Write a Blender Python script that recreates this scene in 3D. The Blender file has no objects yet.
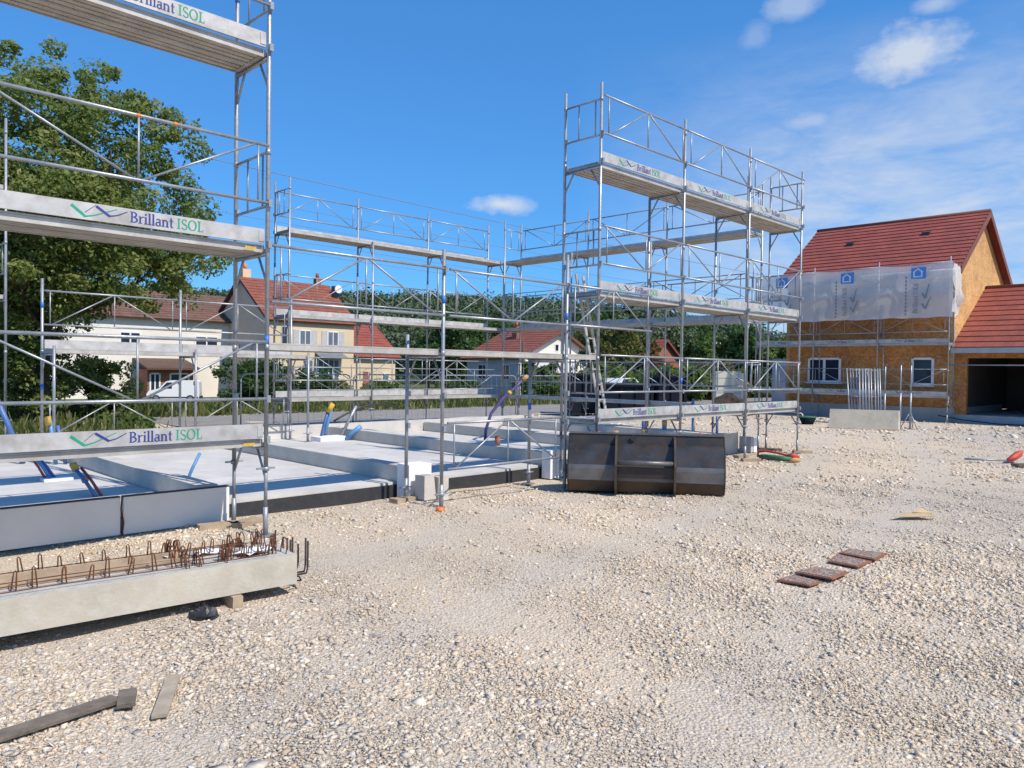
import bpy, math, random
import numpy as np
from mathutils import Vector, Matrix
random.seed(7); rng = np.random.default_rng(11)
scn = bpy.context.scene
col = scn.collection
Q = math.sqrt(.5)
def W(a, b, z=0.0):                       # site axes (a, b at 45 degrees) -> world
    return Vector(((a-b)*Q, (a+b)*Q, z))
EA = Vector((Q, Q, 0)); EB = Vector((-Q, Q, 0)); EZ = Vector((0, 0, 1))

# ------------------------------------------------------------------ materials
class NT:
    def __init__(s, tree): s.t = tree; s.n = tree.nodes; s.l = tree.links
    def new(s, typ, **kw):
        n = s.n.new(typ)
        for k, v in kw.items():
            if hasattr(n, k): setattr(n, k, v)
        return n
    def link(s, a, b): s.l.new(a, b)
    def noise(s, vec, scale, detail=4, rough=.55, dist=0):
        n = s.new('ShaderNodeTexNoise'); n.inputs['Scale'].default_value = scale
        n.inputs['Detail'].default_value = detail; n.inputs['Roughness'].default_value = rough
        n.inputs['Distortion'].default_value = dist
        if vec is not None: s.link(vec, n.inputs['Vector'])
        return n.outputs['Fac']
    def ramp(s, fac, stops, interp='LINEAR'):
        r = s.new('ShaderNodeValToRGB'); r.color_ramp.interpolation = interp
        e = r.color_ramp.elements
        while len(e) < len(stops): e.new(.5)
        for k, (p, c) in enumerate(stops):
            e[k].position = p
            e[k].color = (c, c, c, 1) if isinstance(c, (int, float)) else (*c, 1)
        s.link(fac, r.inputs['Fac']); return r.outputs['Color']
    def mix(s, fac, a, b, mode='MIX'):
        m = s.new('ShaderNodeMix', data_type='RGBA', blend_type=mode)
        for sock, v in ((m.inputs[0], fac), (m.inputs[6], a), (m.inputs[7], b)):
            if isinstance(v, (int, float)): sock.default_value = v
            elif isinstance(v, tuple): sock.default_value = (*v, 1)
            else: s.link(v, sock)
        return m.outputs[2]
    def math(s, op, a, b=None, clamp=False):
        m = s.new('ShaderNodeMath', operation=op); m.use_clamp = clamp
        for i, v in enumerate((a, b)):
            if v is None: continue
            if isinstance(v, (int, float)): m.inputs[i].default_value = v
            else: s.link(v, m.inputs[i])
        return m.outputs[0]
    def vmul(s, vec, k):
        m = s.new('ShaderNodeVectorMath', operation='MULTIPLY'); s.link(vec, m.inputs[0]); m.inputs[1].default_value = k
        return m.outputs[0]
    def bump(s, h, strength, dist=.02):
        b = s.new('ShaderNodeBump'); b.inputs['Strength'].default_value = strength; b.inputs['Distance'].default_value = dist
        s.link(h, b.inputs['Height']); return b.outputs['Normal']

def newmat(name):
    m = bpy.data.materials.new(name); m.use_nodes = True
    t = NT(m.node_tree); p = m.node_tree.nodes['Principled BSDF']
    g = t.new('ShaderNodeNewGeometry')
    return m, t, p, g.outputs['Position']

def mat(name, c1, c2=None, scale=6, rough=.7, metal=0, bump=0, bscale=40, spec=.5, lo=.35, hi=.65, fine=None):
    m, t, p, pos = newmat(name)
    p.inputs['Roughness'].default_value = rough; p.inputs['Metallic'].default_value = metal
    p.inputs['Specular IOR Level'].default_value = spec
    if c2 is None: c2 = tuple(x*.8 for x in c1)
    f = t.ramp(t.noise(pos, scale, 6, .65), [(lo, 0.), (hi, 1.)])
    c = t.mix(f, c1, c2)
    if fine:
        ff = t.ramp(t.noise(pos, fine[0], 3), [(.45, 0.), (.7, 1.)])
        c = t.mix(t.math('MULTIPLY', ff, fine[1]), c, fine[2])
    t.link(c, p.inputs['Base Color'])
    if bump: t.link(t.bump(t.noise(pos, bscale, 5), bump), p.inputs['Normal'])
    return m

M = {}
M['zinc'] = mat('galvanised_steel', (.36, .385, .41), (.25, .275, .30), 5, .42, .45, .05, 60, fine=(30, .4, (.48, .5, .52)))
M['zinc_old'] = mat('weathered_galvanised', (.36, .39, .42), (.24, .26, .28), 6, .5, .4, .05, 60)
M['alu'] = mat('aluminium_deck', (.54, .53, .50), (.38, .36, .33), 3, .5, .25, .05, 30, fine=(25, .35, (.35, .30, .24)))
M['deck_under'] = mat('deck_underside_bounce', (.50, .45, .38), (.36, .31, .25), 4, .6, .15, .05, 30)  # warm tint paints in the light bounced up from the ground
M['toe'] = mat('toe_board_metal', (.56, .56, .55), (.42, .42, .42), 2.5, .5, .25, .04, 30, fine=(7, .6, (.30, .275, .245)))
M['blue_paint'] = mat('blue_paint', (.03, .12, .5), (.05, .2, .6), 20, .5)
M['orange_paint'] = mat('orange_paint', (.75, .18, .03), (.8, .25, .05), 20, .5)
M['yellow'] = mat('yellow_tape', (.62, .42, .05), (.50, .30, .04), 20, .5)
M['navy'] = mat('navy_print', (.02, .03, .2), (.03, .05, .26), 30, .6)
M['green_print'] = mat('green_print', (.0, .27, .16), (.01, .33, .2), 30, .6)
M['grey_print'] = mat('grey_print', (.16, .24, .28), (.22, .29, .33), 30, .7)
M['blue_print'] = mat('blue_print', (.06, .24, .62), (.09, .30, .68), 30, .6)
M['white_print'] = mat('white_print', (.75, .78, .8), (.7, .72, .75), 30, .6)
M['slab'] = mat('fresh_concrete', (.62, .60, .56), (.49, .475, .45), .9, .85, 0, .15, 50, fine=(2.3, .5, (.40, .39, .37)), lo=.3, hi=.62)
M['curb'] = mat('cast_concrete', (.60, .56, .49), (.47, .44, .39), 2.2, .9, 0, .2, 40, fine=(25, .3, (.5, .5, .48)))
M['bitumen'] = mat('black_membrane', (.022, .024, .028), (.035, .036, .04), 8, .65, 0, .2, 30)
M['beam'] = mat('precast_concrete', (.52, .475, .385), (.41, .38, .31), 2.0, .9, 0, .18, 45, fine=(9, .45, (.55, .54, .49)))
M['beam_rough'] = mat('rough_cast_concrete', (.52, .51, .46), (.40, .39, .35), 9, .95, 0, .7, 60)
M['panel'] = mat('grey_panel', (.80, .78, .73), (.73, .71, .67), 1.5, .6, 0, .03, 30)
M['rebar'] = mat('rusty_steel', (.20, .075, .03), (.10, .045, .025), 30, .85, .2, .3, 120)
M['rebar_dark'] = mat('dark_rebar', (.07, .045, .04), (.04, .03, .03), 30, .8, .3, .3, 120)
M['wood'] = mat('raw_timber', (.45, .35, .24), (.31, .23, .155), 7, .85, 0, .2, 50)
M['wood_grey'] = mat('weathered_timber', (.20, .165, .13), (.115, .095, .075), 9, .9, 0, .4, 60)
M['wood_pale'] = mat('pale_timber', (.42, .36, .27), (.30, .25, .19), 9, .9, 0, .3, 60)
M['polystyrene'] = mat('white_foam', (.82, .83, .84), (.74, .75, .77), 8, .8, 0, .1, 80)
M['paper'] = mat('white_paper', (.85, .87, .9), (.75, .77, .8), 15, .7)
M['black_rubber'] = mat('black_plastic', (.015, .016, .02), (.03, .03, .035), 10, .5)
M['steel_dark'] = mat('worn_bucket_steel', (.030, .030, .034), (.065, .05, .04), 2.6, .5, .3, .15, 25, fine=(7, .35, (.10, .055, .03)), lo=.45, hi=.8)
M['steel_worn'] = mat('scraped_bucket_steel', (.065, .067, .072), (.03, .029, .029), 4.0, .42, .35, .15, 25, fine=(8, .45, (.14, .085, .055)), lo=.4, hi=.6)
M['steel_band'] = mat('bare_bucket_steel', (.17, .17, .18), (.10, .10, .10), 3.0, .42, .35, .12, 25, fine=(9, .35, (.22, .15, .10)))
M['steel_rust'] = mat('rusty_bucket_steel', (.095, .058, .033), (.05, .04, .033), 3.2, .7, .2, .2, 25)
M['dark_skip'] = mat('dark_painted_steel', (.008, .011, .020), (.014, .018, .03), 2, .8, 0, .05, 20, spec=.1)
M['white_paint'] = mat('white_paint', (.8, .8, .8), (.74, .74, .75), 4, .35)
M['van_white'] = mat('white_vehicle_paint', (.8, .81, .83), (.78, .79, .81), 2, .25)
M['glass'] = mat('dark_glass', (.015, .025, .045), (.03, .045, .07), 1.5, .06)
M['glass_sky'] = mat('window_glass', (.10, .13, .17), (.16, .19, .23), 1.0, .1)
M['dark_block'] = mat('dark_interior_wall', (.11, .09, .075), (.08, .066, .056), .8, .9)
M['plinth'] = mat('house_plinth', (.42, .43, .44), (.34, .35, .36), 1.5, .85, 0, .1, 30)
M['render_cream'] = mat('cream_render', (.68, .56, .38), (.62, .50, .33), .6, .9, 0, .1, 20)
M['render_white'] = mat('white_render', (.76, .73, .66), (.70, .66, .58), .5, .9, 0, .1, 20)
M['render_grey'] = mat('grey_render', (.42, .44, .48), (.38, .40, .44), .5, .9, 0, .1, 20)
M['brown_wall'] = mat('brown_gable_wall', (.76, .55, .39), (.66, .47, .32), .7, .9, 0, .1, 20)
M['brick_red'] = mat('red_brick_wall', (.34, .13, .08), (.27, .1, .06), 1.5, .9)
M['shutter'] = mat('grey_shutter', (.5, .5, .5), (.42, .42, .43), 4, .6)
M['dirt'] = mat('dark_soil', (.06, .045, .035), (.035, .028, .022), 3, 1, 0, .6, 12)
M['asphalt'] = mat('road_asphalt', (.26, .245, .225), (.20, .19, .175), .8, .95, 0, .2, 40, fine=(3, .4, (.33, .31, .28)))
M['red_plastic'] = mat('red_strap', (.55, .06, .04), (.42, .05, .03), 12, .6)
M['green_plastic'] = mat('green_strap', (.04, .17, .08), (.03, .11, .06), 12, .6)
M['ochre'] = mat('ochre_strap', (.5, .3, .12), (.38, .22, .08), 12, .7)
M['orange_plastic'] = mat('orange_plastic', (.75, .2, .04), (.65, .16, .03), 12, .5)
M['conduit_blue'] = mat('blue_conduit', (.11, .28, .52), (.08, .21, .44), 18, .45)
M['conduit_navy'] = mat('navy_conduit', (.08, .17, .38), (.055, .12, .30), 18, .45)
M['conduit_red'] = mat('red_conduit', (.38, .07, .07), (.28, .05, .06), 18, .45)
M['conduit_purple'] = mat('purple_conduit', (.10, .07, .24), (.06, .05, .15), 18, .45)
M['bark'] = mat('bark', (.10, .075, .055), (.06, .045, .035), 6, .95, 0, .6, 25)
M['cardboard'] = mat('cardboard', (.55, .42, .25), (.42, .31, .17), 10, .9)
M['plate_rust'] = mat('rusty_plate', (.34, .14, .075), (.22, .095, .06), 14, .85, .1, .3, 60)
M['plate_dark'] = mat('sooty_plate_top', (.12, .075, .06), (.26, .14, .09), 14, .9, 0, .5, 80, fine=(75, .95, (.5, .47, .43)))
M['pale_board'] = mat('pale_insulation', (.62, .62, .52), (.56, .56, .47), 2, .8)
M['cream_edge'] = mat('cream_edge', (.8, .76, .6), (.75, .7, .55), 2, .8)
M['gutter'] = mat('grey_gutter', (.45, .46, .47), (.38, .39, .4), 3, .5, .2)
M['fascia_dark'] = mat('red_brown_verge', (.20, .07, .05), (.15, .055, .045), 3, .8)
M['dark_wood'] = mat('dark_pole_wood', (.12, .085, .06), (.08, .06, .045), 4, .9)
M['wire'] = mat('dark_cable', (.16, .19, .24), (.2, .23, .28), 5, .6)
M['tyre'] = mat('tyre_rubber', (.02, .02, .022), (.03, .03, .03), 10, .8)
M['slate'] = mat('slate_roofing', (.07, .08, .10), (.10, .11, .13), 3, .7)

def osb(name, c1, c2, c3):
    m, t, p, pos = newmat(name)
    v = t.new('ShaderNodeTexVoronoi'); v.inputs['Scale'].default_value = 10; v.inputs['Randomness'].default_value = 1
    mp = t.vmul(pos, (1.3, 1.3, 1.3))
    n = t.new('ShaderNodeTexNoise'); n.inputs['Scale'].default_value = 3; t.link(mp, n.inputs['Vector'])
    mm = t.mix(.22, mp, n.outputs['Color'], 'LINEAR_LIGHT'); t.link(mm, v.inputs['Vector'])
    sp = t.new('ShaderNodeSeparateColor'); t.link(v.outputs['Color'], sp.inputs['Color'])
    c = t.ramp(sp.outputs[0], [(0, c1), (.5, c2), (1, c3)])
    bt = t.new('ShaderNodeTexBrick'); cx = t.new('ShaderNodeCombineXYZ'); sq = t.new('ShaderNodeSeparateXYZ'); t.link(pos, sq.inputs[0])
    t.link(t.math('MULTIPLY', t.math('SUBTRACT', sq.outputs['X'], sq.outputs['Y']), Q), cx.inputs[0]); t.link(sq.outputs['Z'], cx.inputs[1]); t.link(cx.outputs[0], bt.inputs['Vector'])
    bt.inputs['Scale'].default_value = 1; bt.inputs['Brick Width'].default_value = 2.5; bt.inputs['Row Height'].default_value = 1.25; bt.inputs['Mortar Size'].default_value = .012
    bt.inputs['Color1'].default_value = (1, 1, 1, 1); bt.inputs['Color2'].default_value = (.9, .88, .86, 1); bt.inputs['Mortar'].default_value = (.78, .75, .72, 1)
    c = t.mix(1., c, bt.outputs['Color'], 'MULTIPLY')
    big = t.ramp(t.noise(pos, .8, 5, .6), [(.3, (.72, .72, .72)), (.7, (1.1, 1.08, 1.05))])
    c = t.mix(1., c, big, 'MULTIPLY')
    t.link(c, p.inputs['Base Color']); p.inputs['Roughness'].default_value = .75
    t.link(t.bump(sp.outputs[1], .25, .01), p.inputs['Normal'])
    return m
M['osb'] = osb('shaded_strand_board', (.41, .155, .04), (.51, .215, .062), (.60, .295, .10))  # facade copy of the board, its shade put into the darker colour
M['osb_gable'] = osb('sunlit_strand_board', (.52, .28, .095), (.62, .36, .135), (.70, .45, .2))  # gable copy of the same board, sunlight put into the lighter colour

def rooftile(name, c1, c2, mort, tw=.22, rows=1.0):
    m, t, p, pos = newmat(name)
    uv = t.new('ShaderNodeTexCoord').outputs['UV']
    b = t.new('ShaderNodeTexBrick'); t.link(uv, b.inputs['Vector'])
    b.inputs['Scale'].default_value = 1; b.inputs['Brick Width'].default_value = tw; b.inputs['Row Height'].default_value = rows
    b.inputs['Mortar Size'].default_value = .012; b.inputs['Mortar Smooth'].default_value = .6; b.offset = .5
    b.inputs['Color1'].default_value = (*c1, 1); b.inputs['Color2'].default_value = (*c2, 1); b.inputs['Mortar'].default_value = (*mort, 1)
    n = t.ramp(t.noise(pos, 1.4, 6, .65), [(.3, (.75, .75, .75)), (.7, (1.15, 1.12, 1.1))])
    t.link(t.mix(1., b.outputs['Color'], n, 'MULTIPLY'), p.inputs['Base Color'])
    w = t.new('ShaderNodeTexWave'); w.wave_type = 'BANDS'; w.bands_direction = 'X'; t.link(uv, w.inputs['Vector']); w.inputs['Scale'].default_value = 1/tw*.5/ .5 * .16
    t.link(t.bump(b.outputs['Fac'], -.4, .02), p.inputs['Normal'])
    p.inputs['Roughness'].default_value = .7
    return m
M['roof_red'] = rooftile('new_red_tiles', (.30, .072, .05), (.275, .066, .046), (.19, .047, .035), .30)
M['roof_garage'] = rooftile('garage_red_tiles', (.28, .07, .048), (.24, .06, .042), (.16, .045, .035), .30)
M['roof_old'] = rooftile('old_orange_tiles', (.27, .085, .05), (.21, .07, .042), (.12, .045, .032), .3)
M['roof_brown'] = rooftile('old_brown_tiles', (.19, .10, .07), (.15, .08, .055), (.10, .055, .04), .3)

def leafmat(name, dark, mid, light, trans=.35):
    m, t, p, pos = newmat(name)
    at = t.new('ShaderNodeAttribute'); at.attribute_name = 'leaf_tone'
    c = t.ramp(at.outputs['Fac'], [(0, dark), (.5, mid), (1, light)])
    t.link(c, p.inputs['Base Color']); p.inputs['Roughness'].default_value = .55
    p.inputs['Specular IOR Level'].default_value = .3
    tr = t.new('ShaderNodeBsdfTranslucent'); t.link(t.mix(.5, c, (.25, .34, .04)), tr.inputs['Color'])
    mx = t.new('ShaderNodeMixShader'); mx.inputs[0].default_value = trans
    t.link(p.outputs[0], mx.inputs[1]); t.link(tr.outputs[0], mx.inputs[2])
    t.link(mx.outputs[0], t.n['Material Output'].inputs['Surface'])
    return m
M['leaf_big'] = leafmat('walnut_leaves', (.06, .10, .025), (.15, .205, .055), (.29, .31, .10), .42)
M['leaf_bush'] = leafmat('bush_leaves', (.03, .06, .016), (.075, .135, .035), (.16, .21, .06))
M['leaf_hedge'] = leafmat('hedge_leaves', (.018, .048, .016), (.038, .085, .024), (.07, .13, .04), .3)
M['leaf_forest'] = leafmat('hazed_forest_leaves', (.052, .082, .048), (.074, .112, .058), (.105, .142, .07), .15)  # colours lightened to put distance haze into the leaves
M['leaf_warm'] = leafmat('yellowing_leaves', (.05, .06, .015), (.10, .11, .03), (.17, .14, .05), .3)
M['leaf_red'] = leafmat('reddish_leaves', (.12, .04, .025), (.2, .08, .04), (.26, .14, .06), .3)
M['grass'] = leafmat('verge_grass', (.04, .065, .015), (.095, .12, .03), (.22, .20, .08), .25)

# tarpaulin: thin woven plastic
def tarpmat():
    m, t, p, pos = newmat('white_tarpaulin')
    f = t.noise(pos, 1.2, 5, .6)
    c = t.mix(f, (.80, .80, .80), (.88, .88, .87)); t.link(c, p.inputs['Base Color']); p.inputs['Roughness'].default_value = .5
    t.link(t.bump(t.noise(t.vmul(pos, (2.2, 2.2, .8)), 2.2, 5, .6, 1.2), .35, .10), p.inputs['Normal'])
    tr = t.new('ShaderNodeBsdfTranslucent'); tr.inputs['Color'].default_value = (.9, .9, .88, 1)
    tp = t.new('ShaderNodeBsdfTransparent')
    a = t.new('ShaderNodeMixShader'); a.inputs[0].default_value = .4; t.link(p.outputs[0], a.inputs[1]); t.link(tr.outputs[0], a.inputs[2])
    b = t.new('ShaderNodeMixShader'); b.inputs[0].default_value = .2; t.link(a.outputs[0], b.inputs[1]); t.link(tp.outputs[0], b.inputs[2])
    t.link(b.outputs[0], t.n['Material Output'].inputs['Surface'])
    return m
M['tarp'] = tarpmat()

# gravel: colour palette shared by the sheet and the loose stones
PAL = [((.65, .56, .435), 5), ((.595, .51, .40), 5), ((.705, .63, .515), 3.5), ((.565, .52, .455), 3.6), ((.515, .485, .445), 1.8), ((.60, .47, .335), 1.3), ((.765, .71, .615), 1.8), ((.37, .35, .32), .5)]
TRACKS = (-4.6, -2.7, -.6, 1.25, 3.4, 5.2)
def gravelmat():
    m, t, p, pos = newmat('limestone_gravel')
    v = t.new('ShaderNodeTexVoronoi'); v.inputs['Scale'].default_value = 48; t.link(pos, v.inputs['Vector'])
    sp = t.new('ShaderNodeSeparateColor'); t.link(v.outputs['Color'], sp.inputs['Color'])
    tot = sum(w for _, w in PAL); x = 0; st = []
    for c, w in PAL:
        st.append((x/tot, c)); x += w
    c = t.ramp(sp.outputs[0], st, 'CONSTANT')
    edge = t.ramp(v.outputs['Distance'], [(.3, (1, 1, 1)), (.8, (.72, .69, .64))])
    c = t.mix(1., c, edge, 'MULTIPLY')
    # dusty fine gravel between, patchy
    f = t.ramp(t.noise(pos, .35, 6, .6), [(.38, 0.), (.62, 1.)])
    fine = t.mix(t.noise(pos, 120, 3), (.50, .43, .34), (.655, .57, .465))
    c = t.mix(t.math('MULTIPLY', f, .6), c, fine)
    tint = t.ramp(t.noise(pos, .16, 4, .55), [(.33, (.84, .85, .87)), (.67, (1.11, 1.06, .98))])
    c = t.mix(1., c, tint, 'MULTIPLY')
    # compacted tyre tracks running towards the new house
    sx3 = t.new('ShaderNodeSeparateXYZ'); t.link(pos, sx3.inputs[0])
    pp = t.math('ADD', t.math('SUBTRACT', t.math('MULTIPLY', sx3.outputs['X'], .87), t.math('MULTIPLY', sx3.outputs['Y'], .5)), t.math('MULTIPLY', t.math('SINE', t.math('MULTIPLY', sx3.outputs['Y'], .35)), .35))
    pp = t.math('MULTIPLY', t.math('ADD', pp, 8.), 1/16)
    stp = [(0, 0.)]
    for c_ in TRACKS:
        k_ = (c_+8)/16; stp += [(k_-.030, 0.), (k_-.010, .8), (k_+.010, .8), (k_+.030, 0.)]
    tr_ = t.math('MULTIPLY', t.ramp(pp, stp), t.ramp(t.noise(pos, .5, 4), [(.35, .25), (.6, 1.)]))
    c = t.mix(t.math('MULTIPLY', tr_, .6), c, t.mix(t.noise(pos, 80, 3), (.42, .385, .335), (.58, .53, .46)))
    # grass land beyond the road
    b = t.new('ShaderNodeVectorMath', operation='DOT_PRODUCT'); t.link(pos, b.inputs[0]); b.inputs[1].default_value = (-Q, Q, 0)
    bb = t.math('ADD', b.outputs['Value'], t.math('MULTIPLY', t.noise(pos, .5, 4), 1.6))
    gm = t.ramp(t.math('MULTIPLY', t.math('SUBTRACT', bb, 26.8), .8), [(0, 0.), (1, 1.)])
    sx = t.new('ShaderNodeVectorMath', operation='DOT_PRODUCT'); t.link(pos, sx.inputs[0]); sx.inputs[1].default_value = (Q, Q, 0)
    gm2 = t.ramp(t.math('MULTIPLY', t.math('SUBTRACT', sx.outputs['Value'], 48), .2), [(0, 0.), (1, 1.)])
    gm3 = t.math('MULTIPLY', t.ramp(t.math('MULTIPLY', t.math('SUBTRACT', bb, 17.5), .6), [(0, 0.), (1, 1.)]), t.ramp(t.math('MULTIPLY', t.math('SUBTRACT', 8.0, sx.outputs['Value']), .4), [(0, 0.), (1, 1.)]))
    gm = t.math('MAXIMUM', t.math('MAXIMUM', gm, gm2), gm3)
    gc = t.ramp(t.noise(pos, .9, 6, .65), [(.3, (.05, .075, .02)), (.5, (.10, .12, .035)), (.72, (.20, .18, .085))])
    c = t.mix(gm, c, gc)
    t.link(c, p.inputs['Base Color']); p.inputs['Roughness'].default_value = .95; p.inputs['Specular IOR Level'].default_value = .2
    h = t.math('ADD', t.math('MULTIPLY', v.outputs['Distance'], -1.), t.math('MULTIPLY', t.noise(pos, 90, 4), .5))
    t.link(t.bump(h, .7, .018), p.inputs['Normal'])
    return m
M['gravel'] = gravelmat()
def stonemat():
    m, t, p, pos = newmat('loose_limestone')
    at = t.new('ShaderNodeAttribute'); at.attribute_name = 'tone'
    n = t.ramp(t.noise(pos, 70, 4, .6), [(.3, (.8, .8, .8)), (.7, (1.12, 1.1, 1.08))])
    tint = t.ramp(t.noise(pos, .16, 4, .55), [(.33, (.84, .85, .87)), (.67, (1.11, 1.06, .98))])
    c = t.mix(1., t.mix(1., at.outputs['Color'], n, 'MULTIPLY'), tint, 'MULTIPLY')
    t.link(c, p.inputs['Base Color']); p.inputs['Roughness'].default_value = .9; p.inputs['Specular IOR Level'].default_value = .25
    t.link(t.bump(t.noise(pos, 160, 4), .4, .006), p.inputs['Normal'])
    return m
M['stone'] = stonemat()

# ------------------------------------------------------------------ mesh builder
class MB:
    def __init__(s): s.v = []; s.f = []; s.sm = []
    def add(s, vs, fs, smooth=False):
        o = len(s.v); s.v += [Vector(v) for v in vs]
        for f in fs: s.f.append(tuple(i+o for i in f)); s.sm.append(smooth)
        return s
    def obox(s, c, ex, ey, ez):                    # oriented box from half-extent vectors
        c = Vector(c); ex = Vector(ex); ey = Vector(ey); ez = Vector(ez)
        vs = [c+ex*i+ey*j+ez*k for k in (-1, 1) for j in (-1, 1) for i in (-1, 1)]
        fs = [(0, 2, 3, 1), (4, 5, 7, 6), (0, 1, 5, 4), (2, 6, 7, 3), (0, 4, 6, 2), (1, 3, 7, 5)]
        if ex.cross(ey).dot(ez) < 0: fs = [f[::-1] for f in fs]
        return s.add(vs, fs)
    def abox(s, a0, a1, b0, b1, z0, z1):           # box along the site axes
        return s.obox(W((a0+a1)/2, (b0+b1)/2, (z0+z1)/2), EA*abs(a1-a0)/2, EB*abs(b1-b0)/2, EZ*abs(z1-z0)/2)
    def bar(s, p, q, w, h, up=EZ):                 # rectangular bar p->q
        p = Vector(p); q = Vector(q); d = (q-p); L = d.length; d.normalize()
        side = d.cross(up); side = side.normalized() if side.length > 1e-4 else Vector((1, 0, 0)); u = side.cross(d)
        return s.obox((p+q)/2, d*L/2, side*w/2, u*h/2)
    def tube(s, p, q, r, n=8, r2=None):
        return s.path([p, q], [r, r if r2 is None else r2], n)
    def path(s, pts, r, n=8, cap=True):
        pts = [Vector(p) for p in pts]
        rr = r if isinstance(r, (list, tuple)) else [r]*len(pts)
        rings = []; prev = None
        for i, p in enumerate(pts):
            d = (pts[min(i+1, len(pts)-1)]-pts[max(i-1, 0)]).normalized()
            if prev is None:
                u = d.cross(Vector((.31, .17, .93)) if abs(d.z) < .8 else Vector((.9, .3, .1))).normalized()
            else:
                u = (prev-d*prev.dot(d)).normalized()
            prev = u; w = d.cross(u)
            rings.append([p+(u*math.cos(2*math.pi*k/n)+w*math.sin(2*math.pi*k/n))*rr[i] for k in range(n)])
        o = len(s.v)
        for R in rings: s.v += R
        for i in range(len(pts)-1):
            for k in range(n):
                a = o+i*n+k; b = o+i*n+(k+1) % n
                s.f.append((a, b, b+n, a+n)); s.sm.append(True)
        if cap:
            s.f.append(tuple(o+k for k in range(n))[::-1]); s.sm.append(False)
            e = o+(len(pts)-1)*n
            s.f.append(tuple(e+k for k in range(n))); s.sm.append(False)
        return s
    def prism(s, poly, off):                       # polygon (3D points) extruded by off
        poly = [Vector(p) for p in poly]; off = Vector(off); n = len(poly)
        nrm = Vector((0, 0, 0))
        for i in range(n): nrm += poly[i].cross(poly[(i+1) % n])
        if nrm.dot(off) > 0: poly = poly[::-1]
        vs = poly+[p+off for p in poly]
        fs = [tuple(range(n)), tuple(range(2*n-1, n-1, -1))]+[((i+1) % n, i, i+n, (i+1) % n+n) for i in range(n)]
        return s.add(vs, fs)
    def build(s, name, m, parent=None, smooth=None):
        base = Vector((0, 0, 0)); rot = Matrix.Identity(4)
        if parent is not None:
            inv = wm(parent).inverted(); vs = [inv @ v for v in s.v]
        else:
            xs = [v.x for v in s.v]; ys = [v.y for v in s.v]; zs = [v.z for v in s.v]
            base = Vector(((min(xs)+max(xs))/2, (min(ys)+max(ys))/2, min(zs)))
            vs = [v-base for v in s.v]
        me = bpy.data.meshes.new(name)
        me.from_pydata([tuple(v) for v in vs], [], s.f)
        me.materials.append(M[m] if isinstance(m, str) else m)
        me.polygons.foreach_set('use_smooth', [bool(x) if smooth is None else smooth for x in s.sm])
        me.update()
        o = bpy.data.objects.new(name, me); col.objects.link(o)
        if parent is not None: o.parent = parent
        else: o.location = base
        return o

def wm(o):
    m = o.matrix_basis.copy()
    while o.parent: o = o.parent; m = o.matrix_basis @ m
    return m
def tag(o, label, cat=None, group=None, kind=None):
    if label: o['label'] = label
    if cat: o['category'] = cat
    if group: o['group'] = group
    if kind: o['kind'] = kind
    return o
def thing(name, label, cat, loc, rz=0, group=None):
    o = bpy.data.objects.new(name, None); col.objects.link(o)
    o.location = loc; o.rotation_euler = (0, 0, rz); o.empty_display_size = .2
    return tag(o, label, cat, group)
def struct(o): o['kind'] = 'structure'; return o
def kids(o): return [c for c in bpy.data.objects if c.parent == o]
def dup(root, loc, rz=0, label=None, scale=None):
    r = root.copy(); col.objects.link(r); r.location = loc; r.rotation_euler = (0, 0, rz)
    if scale: r.scale = scale if isinstance(scale, tuple) else (scale,)*3
    if label: r['label'] = label
    for ch in kids(root):
        c = ch.copy(); col.objects.link(c); c.parent = r
        for g in kids(ch):
            d = g.copy(); col.objects.link(d); d.parent = c
    return r

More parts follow.
